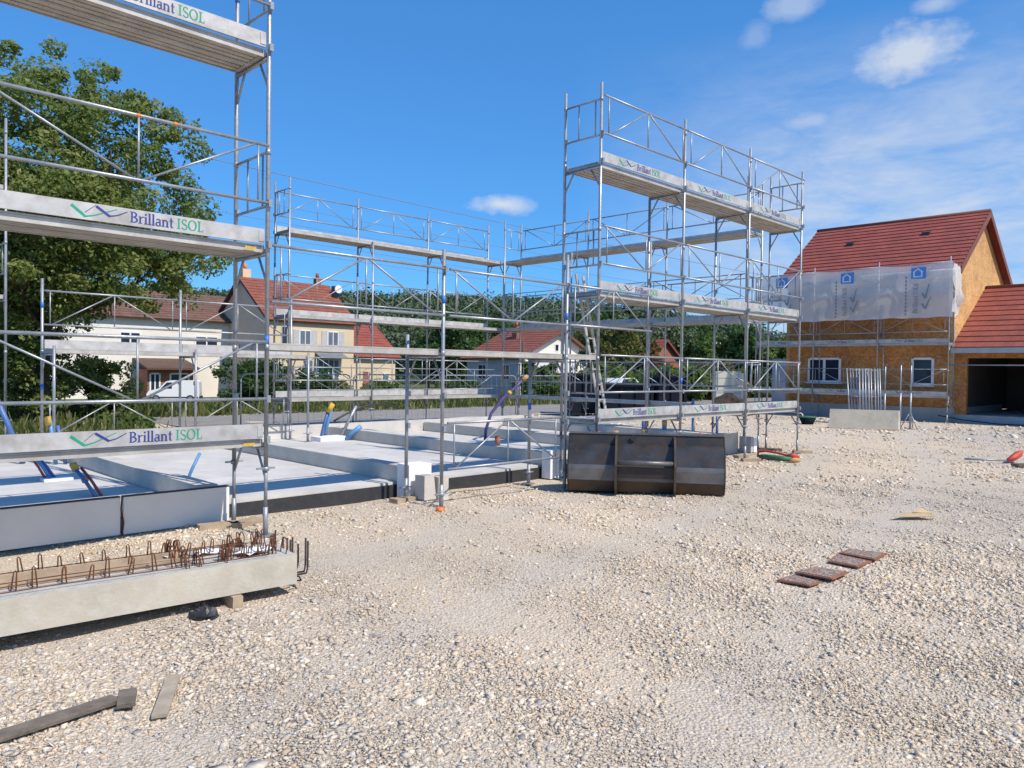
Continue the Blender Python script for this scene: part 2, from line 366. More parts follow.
# ------------------------------------------------------------------ lettering (serif capitals and lower case drawn as strokes)
def glyphs():
    G = {}
    T = .15; H = .05
    def st(x, y0, y1, w=T): return ('r', x-w/2, y0, x+w/2, y1)
    def ser(x, y, w=.32): return ('r', x-w/2, y, x+w/2, y+H)
    def arc(cx, cy, rx, ry, a0, a1, w0, w1, n=14):
        P = []
        for i in range(n+1):
            a = math.radians(a0+(a1-a0)*i/n); k = abs(math.cos(a))
            P.append((cx+rx*math.cos(a), cy+ry*math.sin(a), w0+(w1-w0)*k))
        return ('s', P)
    G['B'] = (.74, [st(.16, 0, 1), ser(.14, 0, .3), ser(.14, .95, .3), arc(.22, .745, .33, .23, 90, -90, H, T), arc(.22, .27, .40, .245, 90, -90, H, T)])
    G['r'] = (.50, [st(.15, 0, .66), ser(.15, 0, .32), ser(.09, .61, .16), ('s', [(.20, .42, .05), (.28, .58, .06), (.38, .64, .09), (.46, .60, .11)])])
    G['i'] = (.34, [st(.16, 0, .66), ser(.16, 0, .32), ser(.10, .61, .16), ('r', .08, .82, .24, .98)])
    G['l'] = (.34, [st(.16, 0, 1.04), ser(.16, 0, .32), ser(.10, .99, .16)])
    G['a'] = (.58, [st(.42, .05, .5, .14), arc(.28, .46, .20, .18, 20, 150, .06, .1), arc(.27, .19, .20, .18, 60, 300, .06, .13), ('s', [(.42, .1, .1), (.47, .03, .06), (.56, .05, .05)])])
    G['n'] = (.70, [st(.15, 0, .66), ser(.15, 0, .3), ser(.09, .61, .16), st(.52, 0, .45), ser(.52, 0, .3), arc(.34, .43, .19, .20, 180, 0, .07, .1)])
    G['t'] = (.44, [st(.19, .08, .9, .13), ('r', .03, .61, .4, .66), ('s', [(.19, .12, .12), (.24, .03, .09), (.38, .06, .05)])])
    G['I'] = (.44, [st(.2, 0, 1), ser(.2, 0, .36), ser(.2, .95, .36)])
    G['S'] = (.64, [arc(.3, .745, .21, .23, 20, 250, .06, .12), ('s', [(.22, .56, .12), (.3, .50, .15), (.4, .44, .13)]), arc(.3, .255, .23, .24, 65, -160, .06, .13)])
    G['O'] = (.92, [arc(.43, .5, .36, .48, 0, 360, .05, .16, 28)])
    G['L'] = (.68, [st(.18, 0, 1), ser(.18, .95, .36), ('r', .02, 0, .58, H), ('r', .53, H, .58, .26)])
    G[' '] = (.30, [])
    return G
GL = glyphs()
class Flat:                                         # flat print built of strokes on a plane
    def __init__(s, o, e, u, n): s.o = Vector(o); s.e = Vector(e); s.u = Vector(u); s.n = Vector(n); s.k = 0; s.mb = MB()
    def pt(s, x, y): return s.o+s.e*x+s.u*y+s.n*(s.k*.00012)
    def quad(s, P):
        s.mb.add([s.pt(*p) for p in P], [tuple(range(len(P)))]); s.k += 1
    def stroke(s, P):
        L = []; R = []
        for i, (x, y, w) in enumerate(P):
            x0, y0, _ = P[max(i-1, 0)]; x1, y1, _ = P[min(i+1, len(P)-1)]
            d = math.hypot(x1-x0, y1-y0) or 1; nx, ny = -(y1-y0)/d, (x1-x0)/d
            L.append(s.pt(x+nx*w/2, y+ny*w/2)); R.append(s.pt(x-nx*w/2, y-ny*w/2))
        n = len(P); s.mb.add(R+L, [(i, i+1, n+i+1, n+i) for i in range(n-1)]); s.k += 1
    def text(s, txt, x, y, h):
        for ch in txt:
            adv, items = GL[ch]
            for it in items:
                if it[0] == 'r':
                    _, a, b, c, d = it; s.quad([(x+a*h, y+b*h), (x+c*h, y+b*h), (x+c*h, y+d*h), (x+a*h, y+d*h)])
                else: s.stroke([(x+px*h, y+py*h, w*h) for px, py, w in it[1]])
            x += adv*h
        return x
def brand(o, e, u, n, h, parent, cols=('green_print', 'navy', 'navy', 'green_print')):
    # angular mark then the two words; h = cap height
    L = 1.25*h
    g = Flat(o, e, u, n)
    g.stroke([(0, .88*L, .22*L), (.95*L, .14*L, .2*L)]); g.stroke([(.88*L, .09*L, .12*L), (1.6*L, .27*L, .09*L), (3.3*L, 1.0*L, .05*L)])
    b = Flat(Vector(o)+Vector(n)*.0008, e, u, n)
    b.stroke([(1.75*L, 1.02*L, .2*L), (2.75*L, .36*L, .18*L)]); b.stroke([(2.68*L, .36*L, .10*L), (3.3*L, .52*L, .08*L), (4.05*L, .92*L, .05*L)])
    b.stroke([(.95*L, .42*L, .03*L), (1.75*L, 1.1*L, .03*L)])
    t = Flat(o, e, u, n); x = t.text('Brillant', 4.25*L, .14*L, h*1.08)
    t2 = Flat(o, e, u, n); t2.text('ISOL', x+.3*h, .14*L, h*1.08)
    for f, c, nm in ((g, cols[0], 'green_mark'), (b, cols[1], 'blue_mark'), (t, cols[2], 'lettering'), (t2, cols[3], 'lettering')):
        f.mb.build(nm, c, parent)

# ------------------------------------------------------------------ scaffolding
class Scaf:
    def __init__(s, label, group, axis, st, oo, oi, z0=0.0):
        s.axis = axis; s.st = st; s.oo = oo; s.oi = oi; s.z0 = z0
        s.sg = 1 if oi > oo else -1
        m = (min(st)+max(st))/2
        loc = W(m, (oo+oi)/2, z0) if axis == 'a' else W((oo+oi)/2, m, z0)
        s.root = thing('facade_scaffold', label, 'scaffold', loc, 0, group)
        s.E = EA if axis == 'a' else EB
        s.N = (EB if axis == 'a' else EA)*(-s.sg)     # outward (away from inner row)
    def p(s, x, t, z):                                # t: 0 outer row, 1 inner row
        o = s.oo+(s.oi-s.oo)*t
        return W(x, o, z) if s.axis == 'a' else W(o, x, z)
    def post(s, x, t, z1, jack=.72, bands=()):
        z0 = s.z0+jack
        mb = MB(); mb.tube(s.p(x, t, z0), s.p(x, t, z1), .0235, 10)
        for z in (1.95, 3.95, 5.95):
            if z0+.3 < z < z1-.1: mb.tube(s.p(x, t, z-.03), s.p(x, t, z+.03), .028, 10)
        for z in (1.0, 1.42, 3.0, 3.42, 5.0, 5.42):
            if z0 < z < z1-.1: mb.obox(s.p(x, t, z)+s.N*.03, s.E*.019, s.N*.03, EZ*.036)
        po = mb.build('post', 'zinc', s.root)
        for z in bands:
            MB().tube(s.p(x, t, z-.05), s.p(x, t, z+.05), .0255, 10).build('paint_band', 'blue_paint', po)
        j = MB(); b = s.p(x, t, s.z0)
        j.obox(b+EZ*.006, s.E*.075, s.N*.075, EZ*.006)
        j.tube(b+EZ*.012, b+EZ*.30, .0265, 10); j.tube(b+EZ*.30, b+EZ*(jack+.05), .018, 8)
        j.tube(b+EZ*(jack-.045), b+EZ*(jack-.003), .036, 10)
        j.bar(b+EZ*(jack-.02)-s.E*.1, b+EZ*(jack-.02)+s.E*.1, .018, .018)
        j.build('base_jack', 'zinc_old', s.root)
    def transom(s, x, z):
        mb = MB(); mb.tube(s.p(x, 0, z-.095), s.p(x, 1, z-.095), .02, 8)
        mb.bar(s.p(x, .03, z-.055), s.p(x, .97, z-.055), .05, .03)
        mb.tube(s.p(x, .01, z-.40), s.p(x, .26, z-.105), .014, 6); mb.tube(s.p(x, .99, z-.40), s.p(x, .74, z-.105), .014, 6)
        mb.build('transom', 'zinc', s.root)
    def deck(s, x0, x1, z, toe=True, printed=False, label=False):
        g = .012; a = min(x0, x1)+g; b = max(x0, x1)-g
        mb = MB(); t0, t1 = .07, .93; w = abs(s.oi-s.oo)
        def strip(ta, tb, za, zb): mb.obox(s.p((a+b)/2, (ta+tb)/2, z+(za+zb)/2), s.E*(b-a)/2, s.N*(tb-ta)/2*w, EZ*(zb-za)/2)
        for k in range(2):
            ta = t0+(t1-t0)*k/2+.004; tb = t0+(t1-t0)*(k+1)/2-.004
            strip(ta, tb, -.016, 0)
            strip(ta+.001, ta+.018, -.075, -.018); strip(tb-.018, tb-.001, -.075, -.018)
        d = mb.build('deck', 'alu', s.root)
        ub = MB()
        for k in range(2):
            ta = t0+(t1-t0)*k/2+.03; tb = t0+(t1-t0)*(k+1)/2-.03
            for q in range(3):
                u = ta+(tb-ta)*(q+.5)/3; hw = (tb-ta)/3*.36
                ub.obox(s.p((a+b)/2, u, z-.042), s.E*((b-a)/2-.06), s.N*hw*w, EZ*.024)
        for x in (a+.03, b-.03): ub.obox(s.p(x, .5, z-.046), s.E*.025, s.N*(t1-t0)*.45*w, EZ*.026)
        ub.build('deck_ribs', 'deck_under', d)
        if toe:
            tb = MB(); c = s.p((a+b)/2, .03, z+.085)
            tb.obox(c, s.E*(b-a)/2*.985, s.N*.0125, EZ*.075)
            for x in (a+.05, b-.05): tb.obox(s.p(x, .03, z+.085)+s.N*.015, s.E*.03, s.N*.004, EZ*.055)
            t = tb.build('toe_board', 'toe', s.root)
            if printed:
                printed = float(printed)
                e = s.E*1.0
                if s.N.cross(EZ).dot(e) > 0: e = -e     # reading direction seen from outside
                L = b-a
                o = c+s.N*.0145-e*L/2+e*(L*(printed if printed < 1 else .20))-EZ*.060
                brand(o, e, EZ, s.N, .090, t)
        if label:
            MB().obox(s.p(b-.16, .055, z-.045)+s.N*.017, s.E*.06, s.N*.002, EZ*.014).build('end_sticker', 'yellow', d)
        return d
    def guard(s, x0, x1, z, pat='L', t=-.06, lo=.42, hi=1.0, r=.0145):
        mb = MB(); a = min(x0, x1)+.02; b = max(x0, x1)-.02
        q = lambda x, zz: s.p(x, t, zz)
        mb.tube(q(a, z+hi), q(b, z+hi), r+.002, 8); mb.tube(q(a, z+lo), q(b, z+lo), r+.002, 8)
        m = (a+b)/2
        for x in (a+.11, m, b-.11): mb.tube(q(x, z+lo), q(x, z+hi), r*.75, 6)
        if pat == 'L': mb.tube(q(a+.13, z+lo), q(m-.02, z+hi), r*.8, 6); mb.tube(q(m+.02, z+hi), q(b-.13, z+lo), r*.8, 6)
        else: mb.tube(q(a+.05, z+hi), q(m-.02, z+lo), r*.8, 6); mb.tube(q(m+.02, z+lo), q(b-.13, z+hi), r*.8, 6)
        return mb.build('guard_rail', 'zinc', s.root)
    def endrail(s, x, z):
        mb = MB()
        for zz in (z+.40, z+.95): mb.tube(s.p(x, 0, zz), s.p(x, 1, zz), .015, 8)
        for t in (.16, .62): mb.tube(s.p(x, t, z+.40), s.p(x, t, z+.95), .011, 6)
        mb.build('end_rail', 'zinc', s.root)
        tb = MB(); tb.obox(s.p(x, .5, z+.075), s.E*.012, s.N*abs(s.oi-s.oo)*.42, EZ*.07)
        return tb

LS = Scaf('tall near scaffold cut by the left frame edge, three decks beside the rusty rebar beam', 'scaffolds round the slab', 'a', [3.75, 1.20, -1.37], 7.33, 8.06)
for i, x in enumerate(LS.st):
    LS.post(x, 0, 7.2 if i == 0 else 6.2, bands=(2.02,) if i == 0 else ()); LS.post(x, 1, 7.2 if i == 0 else 5.0, bands=(5.75,) if i == 0 else ())
    for z in (1, 3, 5): LS.transom(x, z)
for z, pat in ((1, 'V'), (3, 'V'), (5, 'L')):
    for x1, x0 in zip(LS.st[:-1], LS.st[1:]):
        LS.deck(x0, x1, z, printed=.29, label=(x1 > 3 and z < 5)); LS.guard(x0, x1, z, pat)
    if z > 1: LS.endrail(3.75, z)
pm = MB()
for s_ in (2.47, 2.80): pm.tube(LS.p(s_-.018, -.06, 4.0), LS.p(s_+.018, -.06, 4.0), .0185, 8)
pm.build('paint_mark', 'orange_paint', LS.root)

RT = Scaf('tall three deck scaffold standing behind the loader bucket, highest in the middle of the site', 'scaffolds round the slab', 'a', [9.27, 11.63, 13.99, 16.35], 7.40, 8.13)
for i, x in enumerate(RT.st):
    RT.post(x, 0, 6.2, bands=(1.6,) if i == 1 else ()); RT.post(x, 1, 6.2 if i in (0, 3) else 5.0)
    for z in (1, 3, 5): RT.transom(x, z)
for z, pat in ((1, 'L'), (3, 'V'), (5, 'L')):
    for x0, x1 in zip(RT.st[:-1], RT.st[1:]):
        RT.deck(x0, x1, z, printed=True); RT.guard(x0, x1, z, pat)
    RT.endrail(9.27, z); RT.endrail(16.35, z)

GS = Scaf('low scaffold bridging the gap with one long deck in front of the slab', 'scaffolds round the slab', 'a', [6.12, 8.47], 7.35, 8.08)
GS.post(6.12, 0, 3.25, .2, bands=(2.62,)); GS.post(6.12, 1, 2.2, .2); GS.post(8.47, 0, 3.45, .2, bands=(2.55,)); GS.post(8.47, 1, 2.05, .2, bands=(1.2,))
for x in GS.st: GS.transom(x, 2)
for x0, x1 in ((3.76, 6.12), (6.12, 8.47), (8.47, 9.24)): GS.deck(x0, x1, 2, toe=False)
GS.guard(3.76, 6.12, 2, 'L'); GS.guard(6.16, 8.45, 2, 'V'); GS.guard(8.40, 10.50, 2, 'L', t=-.14)
GS.guard(6.16, 8.35, .07, 'L', t=-.05)

L2 = Scaf('single deck scaffold along the far left side of the slab in front of the bushes', 'scaffolds round the slab', 'a', [3.5, 5.82, 8.15], 14.85, 14.12, .2)
for x in L2.st:
    L2.post(x, 0, 3.2, .2, bands=(2.75, 1.35) if x < 4 else ()); L2.post(x, 1, 2.05, .2); L2.transom(x, 2)
for x0, x1 in ((3.5, 5.82), (5.82, 8.15)):
    L2.deck(x0, x1, 2); L2.guard(x0, x1, 2, 'L'); L2.guard(x0, x1, .08, 'L')

LB = Scaf('long three deck scaffold at the back of the slab in front of the cream house', 'scaffolds round the slab', 'a', [8.94, 11.29, 13.64, 15.99], 17.1, 16.4)
for i, x in enumerate(LB.st):
    LB.post(x, 0, 6.2, bands=(4.2,)); LB.post(x, 1, 6.2 if i == 0 else 5.0)
    for z in (1, 3, 5): LB.transom(x, z)
for z, pat in ((1, 'L'), (3, 'V'), (5, 'L')):
    for x0, x1 in zip(LB.st[:-1], LB.st[1:]):
        LB.deck(x0, x1, z); LB.guard(x0, x1, z, pat)
        if z == 1: LB.guard(x0, x1, z, 'V', t=1.05, lo=.2, hi=.75, r=.011)
    LB.endrail(8.94, z)

BR = Scaf('back right scaffold run joining the corner to the tower, upper decks in shade', 'scaffolds round the slab', 'b', [8.46, 11.07, 13.67, 16.30], 16.62, 15.92)
for i, x in enumerate(BR.st):
    BR.post(x, 0, 6.2, bands=(4.3,) if i in (0, 1) else ()); BR.post(x, 1, 6.2 if i in (0, 3) else 5.0)
    for z in (1, 3, 5): BR.transom(x, z)
for z, pat in ((1, 'L'), (3, 'L'), (5, 'V')):
    for x0, x1 in zip(BR.st[:-1], BR.st[1:]):
        BR.deck(x0, x1, z, toe=z > 1); BR.guard(x0, x1, z, pat)
        if z < 5: BR.guard(x0, x1, z, 'V', t=1.05, lo=.45, hi=1.0, r=.011)
    BR.endrail(8.46, z); BR.endrail(16.30, z)

LL = Scaf('tall scaffold whose last bay just shows at the left frame edge under the tree', 'scaffolds round the slab', 'a', [3.28, .93], 17.1, 16.4)
for i, x in enumerate(LL.st):
    LL.post(x, 0, 6.2); LL.post(x, 1, 6.2)
    for z in (1, 3, 5): LL.transom(x, z)
for z in (1, 3, 5):
    LL.deck(.93, 3.28, z); LL.guard(.93, 3.28, z, 'L')
    if z == 3: LL.endrail(3.28, z)

# ladder inside the tower
lt = thing('ladder', 'aluminium ladder leaning up between two decks inside the tall middle scaffold', 'ladder', W(9.7, 7.95, 1.0))
l0, l1 = W(10.02, 7.86, 1.02), W(9.47, 7.96, 3.3); sd = EA*.17+EB*.07
for s_ in (-1, 1): MB().bar(l0+sd*s_, l1+sd*s_, .024, .042).build('rail', 'alu', lt)
for k in range(1, 9):
    c = l0.lerp(l1, k/9); MB().tube(c-sd, c+sd, .014, 6).build('rung', 'alu', lt)

# ------------------------------------------------------------------ foundation slab
fs = thing('foundation_slab', 'large pale concrete foundation slab stepped with low curbs inside the scaffolds', 'foundation', W(6, 11.5))
MB().abox(-3, 15.6, 8.45, 15.3, -.05, .2).build('slab', 'slab', fs)
MB().abox(-3, 13.6, 8.425, 8.447, -.05, .165).build('waterproof_strip', 'bitumen', fs)
MB().abox(13.62, 15.6, 8.42, 8.447, -.05, .42).build('end_facing', 'curb', fs)
for k, a in enumerate((.7, 3.5, 6.25, 9.15, 11.9, 14.7)):
    cb = MB().abox(a, a+.22, 8.40, 15.0, .203, .415).build('curb', 'curb', fs)
    if k > 1: MB().abox(a+.01, a+.21, 8.405, 14.9, .417, .421).build('curb_top', 'slab', cb)
MB().abox(-3, 15.6, 15.02, 15.2, .203, .47).build('rear_wall', 'slab', fs)
MB().abox(15.42, 15.6, 8.46, 15.0, .203, .40).build('end_wall', 'curb', fs)
# drain stub
MB().tube(W(10.9, 11.3, .2), W(10.9, 11.3, .38), .055, 12).build('drain_stub', 'brick_red', fs)

# blocks at the curb end
tag(MB().abox(6.20, 6.58, 8.12, 8.385, .0, .46).build('foam_block', 'polystyrene'), 'white foam block closing the end of the second curb by the paired posts', 'foam block')
tag(MB().abox(9.1, 9.4, 8.2, 8.385, .0, .46).build('foam_block', 'polystyrene'), 'white foam block at the curb end left of the bucket', 'foam block')
cbk = MB(); cbk.prism([W(6.24, 7.84, .02), W(6.24, 7.84, .34), W(6.40, 7.84, .34), W(6.44, 7.84, .02)], EB*.2); cbk.abox(6.45, 6.62, 7.8, 8.06, .0, .31)
tag(cbk.build('concrete_block', 'curb'), 'small grey concrete block leaning on the white foam block', 'concrete block')
tag(MB().tube(W(5.95, 7.16, 0), W(5.95, 7.16, .06), .058, 14, .046).build('pipe_plug', 'orange_plastic'), 'orange plastic cap lying on the gravel by a post foot', 'cap')
tag(MB().abox(15.62, 15.74, 8.12, 8.4, .0, .34).build('concrete_block', 'plinth'), 'grey concrete block at the right end of the slab', 'concrete block')
tag(MB().abox(15.76, 15.9, 8.12, 8.34, .0, .3).build('foam_block', 'polystyrene'), 'pale foam block against the concrete block at the slab right end', 'foam block')

# grey panels in front of the slab
p1 = MB().abox(-1.6, 2.64, 8.24, 8.30, .02, .40).build('wall_panel', 'panel'); tag(p1, 'smooth grey blue panel standing on edge, left of the rusty joint', 'panel', 'grey panels before the slab')
MB().abox(-1.6, 2.64, 8.235, 8.305, .402, .412).build('top_edge', 'bitumen', p1)
p2 = MB().abox(2.67, 3.78, 8.24, 8.30, .02, .40).build('wall_panel', 'panel'); tag(p2, 'shorter smooth grey blue panel standing on edge, right of the rusty joint', 'panel', 'grey panels before the slab')
MB().abox(2.67, 3.78, 8.235, 8.305, .402, .412).build('top_edge', 'bitumen', p2)
jb = MB(); jb.path([W(2.655, 8.235, .0), W(2.665, 8.23, .15), W(2.645, 8.235, .28), W(2.655, 8.235, .42)], [.008, .012, .007, .01], 6)
tag(jb.build('rusty_bar', 'rebar'), 'rusty bar in the joint between the two grey panels', 'steel bar')

# ------------------------------------------------------------------ conduits rising from the slab
def tubes(name, label, cat, specs, group=None):
    pts0 = specs[0][0][0]; t = thing(name, label, cat, Vector(pts0), 0, group)
    for pts, r, m, nm in specs: MB().path(pts, r, 8).build(nm, m, t)
    return t
def stub(a, b, da, db, h, z=.2): return [W(a, b, z), W(a+da*.5, b+db*.5, z+h*.55), W(a+da, b+db, z+h)]
tubes('conduit_bundle', 'thick blue conduit leaning steeply with a taped end at the far left edge', 'conduit', [(stub(2.95, 13.6, -.34, .2, 1.08), .042, 'conduit_navy', 'tube'), ([W(2.63, 13.79, 1.22), W(2.60, 13.8, 1.3), W(2.58, 13.82, 1.36)], .06, 'ochre', 'tape')], 'conduits in the slab')
tubes('conduit_bundle', 'yellow taped blue conduits poking up behind the lowest lettered board on the left', 'conduit', [(stub(3.3, 13.2, -.08, .02, .68), .03, 'conduit_blue', 'tube'), (stub(3.42, 13.15, -.1, .05, .6), .028, 'conduit_navy', 'tube'), ([W(3.21, 13.22, .80), W(3.19, 13.22, .94)], .045, 'yellow', 'tape'), ([W(3.29, 13.2, .55), W(3.28, 13.2, .63)], .045, 'ochre', 'tape')], 'conduits in the slab')
tubes('conduit_bundle', 'pair of thin blue and red conduits in a white foot left on the slab', 'conduit', [(stub(2.8, 11.4, -.17, .12, .33), .024, 'conduit_blue', 'tube'), (stub(2.86, 11.42, -.2, .15, .34), .02, 'conduit_navy', 'tube'), (stub(2.75, 11.42, -.17, .13, .34), .016, 'conduit_red', 'tube')], 'conduits in the slab')
tag(MB().abox(2.68, 3.02, 11.25, 11.45, .203, .24).build('foam_scrap', 'polystyrene'), 'thin white foam scrap round the blue and red conduits', 'foam scrap')
tubes('conduit_bundle', 'blue and red conduits with a big yellow taped head beside the first curb', 'conduit', [(stub(2.85, 9.75, -.16, .25, .33), .022, 'conduit_blue', 'tube'), (stub(2.91, 9.73, -.15, .25, .32), .018, 'conduit_red', 'tube'), (stub(2.84, 9.68, -.15, .25, .3), .018, 'conduit_navy', 'tube'), ([W(2.71, 9.98, .49), W(2.68, 10.02, .57)], .042, 'yellow', 'tape'), ([W(2.78, 9.87, .36), W(2.76, 9.9, .42)], .036, 'ochre', 'tape')], 'conduits in the slab')
tubes('conduit_bundle', 'single straight pale blue conduit leaning right beside the first curb', 'conduit', [(stub(3.9, 9.78, .2, .02, .42), .02, 'conduit_blue', 'tube')], 'conduits in the slab')
tubes('conduit_bundle', 'blue conduits with yellow end on a white foot at the back of the slab', 'conduit', [(stub(8.55, 14.3, .12, -.1, .62), .032, 'conduit_navy', 'tube'), (stub(8.7, 14.4, .1, -.12, .66), .035, 'conduit_blue', 'tube'), ([W(8.67, 14.2, .8), W(8.74, 14.12, .98)], .055, 'yellow', 'tape'), (stub(8.98, 14.2, .33, -.1, .72), .035, 'zinc', 'tube'), (stub(8.95, 14.0, .25, -.25, .3), .055, 'conduit_blue', 'tube')], 'conduits in the slab')
tag(MB().abox(8.35, 9.0, 13.95, 14.35, .203, .29).build('foam_scrap', 'polystyrene'), 'white foam foot under the conduits at the back of the slab', 'foam scrap')
arc = [W(9.0+1.75*t, 14.5, .42+.5*math.sin(math.pi*min(t*.62+.1, 1))) for t in [i/12 for i in range(13)]]
tag(MB().path(arc, .022, 6).build('cable', 'black_rubber'), 'black cable arching over the back of the slab', 'cable')
def hose(u0): return u0
hp = [W(11.2, 12.0, .2), W(11.22, 12.0, .45), W(11.35, 11.98, .8), W(11.62, 11.9, 1.12), W(11.95, 11.8, 1.4), W(12.1, 11.75, 1.55)]
tubes('conduit_bundle', 'long curved purple conduit rising from the middle of the slab', 'conduit', [(hp, .034, 'conduit_purple', 'tube'), ([W(11.75, 11.86, 1.22), W(11.8, 11.85, 1.27)], .055, 'yellow', 'tape'), ([W(12.08, 11.76, 1.53), W(12.2, 11.72, 1.62)], .05, 'ochre', 'tape'), (stub(11.3, 11.94, .0, .0, 1.15), .0, 'conduit_red', 'tube')][:3], 'conduits in the slab')
for n_, (a, b, h, m, lb) in enumerate(((12.1, 10.6, .65, 'conduit_navy', 'navy conduit standing straight between two scaffold posts on the slab'), (13.1, 9.2, .62, 'conduit_navy', 'thick navy conduit with ochre band directly behind the bucket rim'), (14.9, 9.9, .7, 'conduit_blue', 'blue conduit with yellow band behind the bucket middle'), (15.3, 9.4, .95, 'conduit_blue', 'slim blue and red conduit pair right of the bucket middle'), (15.25, 8.75, .6, 'conduit_navy', 'blue conduit at the right end of the slab'))):
    sp = [(stub(a, b, .0, .0, h), .055 if n_ in (1, 2) else .03, m, 'tube')]
    if n_ in (1, 2): sp.append(([W(a, b, .2+h*.45), W(a, b, .2+h*.6)], .062, 'yellow' if n_ == 2 else 'ochre', 'tape'))
    if n_ == 3: sp.append((stub(a+.08, b, -.1, .02, h*.9), .024, 'conduit_red', 'tube'))
    tubes('conduit_bundle', lb, 'conduit', sp, 'conduits in the slab')
hoop = [W(10.75+.16*math.cos(t), 8.9-.16*math.cos(t), .2+.42*math.sin(t)**.7) for t in [math.pi*i/12 for i in range(13)]]
tubes('conduit_bundle', 'pale blue hoop of conduit by the left corner of the bucket', 'conduit', [(hoop, .02, 'conduit_blue', 'tube')], 'conduits in the slab')
tubes('conduit_bundle', 'red and pink conduit ends beside the near post of the tall middle scaffold', 'conduit', [(stub(11.3, 8.9, -.05, .05, .42), .06, 'conduit_red', 'tube'), (stub(11.65, 8.85, .02, .0, .42), .06, 'ochre', 'tube')], 'conduits in the slab')
tubes('conduit_bundle', 'orange and red coiled conduit ends low on the slab right of the bucket', 'conduit', [([W(14.6, 8.7, .25), W(14.85, 8.75, .36), W(15.1, 8.75, .27)], .055, 'ochre', 'tube'), ([W(14.3, 8.75, .25), W(14.55, 8.75, .40), W(14.75, 8.75, .25)], .05, 'conduit_red', 'tube')], 'conduits in the slab')

# ------------------------------------------------------------------ loader bucket
bk = thing('loader_bucket', 'worn dark steel loader bucket lying on the gravel with its back to us', 'bucket', Vector((1.92, 10.9, 0)))
e = Vector((.988, -.157, 0)); d = Vector((-.157, -.988, 0)); o = Vector((.85, 11.06, 0)); Lb = 2.18
def bp(x, y, z): return o+e*x+d*y+EZ*z
prof = [(-.02, .845), (.0, .845), (.03, .71), (.11, .69), (.19, .42), (.20, .36), (.19, .20), (.10, .03), (-.80, .0)]
segs = [(0, 2, 'steel_dark'), (2, 4, 'steel_worn'), (4, 6, 'steel_band'), (6, 8, 'steel_rust')]
for i0, i1, m in segs:
    pr = prof[i0:i1+1]
    outer = [bp(0, y, z) for y, z in pr]; inner = [bp(0, y-.025, z+(.012 if i0 == 6 else 0)) for y, z in pr][::-1]
    MB().prism(outer+inner, e*Lb).build('shell_plate', m, bk)
for x in (0, Lb):
    side = [bp(x-.012 if x == 0 else x-.008, y, z) for y, z in prof]+[bp(x-.012 if x == 0 else x-.008, -.8, .12), bp(x-.012 if x == 0 else x-.008, -.45, .55)]
    MB().prism(side, e*.02).build('side_plate', 'steel_dark', bk)
for fx in (.305, .68):
    x = Lb*fx; rib = [bp(x, -.0, .835), bp(x, .14, .80), bp(x, .24, .66), bp(x, .33, .44), bp(x, .33, .1), bp(x, .26, -.01), bp(x, .09, .0), bp(x, .17, .2), bp(x, .17, .45), bp(x, .06, .70)]
    MB().prism(rib, e*.03).build('rib', 'steel_rust', bk)
MB().tube(bp(Lb*.32, .27, .47), bp(Lb*.68, .27, .47), .035, 10).build('cross_bar', 'steel_band', bk)
MB().prism([bp(Lb*.32, .225, .41), bp(Lb*.32, .25, .41), bp(Lb*.32, .235, .25), bp(Lb*.32, .215, .25)], e*Lb*.36).build('back_plate', 'steel_dark', bk)
MB().tube(bp(Lb*.42, .03, .80), bp(Lb*.42, .05, .80), .04, 12).build('eye_plate', 'steel_worn', bk)
MB().bar(bp(0, -.01, .859), bp(Lb, -.01, .859), .05, .025).build('top_lip', 'steel_band', bk)

# ------------------------------------------------------------------ precast beam with rebar
be = Vector((.762, .648, 0)).normalized(); bd = Vector((-.648, .762, 0)).normalized(); bo = Vector((-1.62, 5.77, 0))   # right front corner
def gp(x, y, z): return bo-be*x+bd*y+EZ*(z-.037 if z > .15 else z)
beam = thing('concrete_beam', 'long pale precast concrete beam with rusty stirrups standing out of its top', 'concrete beam', gp(2.5, .3, 0))
mb = MB(); mb.obox(gp(2.6, .31, .247), be*2.6, bd*.31, EZ*.11)
bm_ = mb.build('beam_body', 'beam', beam)
MB().obox(gp(2.6, .31, .357), be*2.59, bd*.30, EZ*.0015).build('rough_top', 'beam_rough', beam)
random.seed(3)
def hairpin(x, y, h, w, lean=0, loop=False):
    if loop:
        pts = [gp(x, y-w, .34)]+[gp(x+lean*.5, y-w*math.cos(t), .36+h*.6+h*.4*math.sin(t)) for t in [math.pi*i/6 for i in range(7)]]+[gp(x, y+w, .34)]
    else:
        pts = [gp(x-.015, y, .34), gp(x-.008+lean, y, .36+h*.93), gp(x+lean, y, .36+h), gp(x+.008+lean, y, .36+h*.93), gp(x+.015, y, .34)]
    MB().path(pts, .0046, 6).build('stirrup', 'rebar', beam)
x = .72
while x < 4.2:
    hairpin(x+random.uniform(-.03, .03), .17, random.uniform(.09, .14), .03, random.uniform(-.02, .02))
    hairpin(x+.07+random.uniform(-.03, .03), .49, random.uniform(.09, .15), .03, random.uniform(-.02, .02))
    if random.random() < .4: hairpin(x+.1, .33, random.uniform(.05, .1), .03)
    x += .135
for k in range(62):
    hairpin(.06+random.random()*.78, random.choice((.12, .22, .36, .5)), random.uniform(.06, .13), .05, random.uniform(-.03, .03), loop=(k % 3 == 0))
for y, z in ((.06, .375), (.16, .385), (.27, .38), (.46, .39), (.55, .38)):
    MB().path([gp(.2, y, z), gp(1.6, y+.01, z+.01), gp(3.2, y-.01, z), gp(5.1, y, z+.01)], .004, 6).build('long_bar', 'rebar', beam)
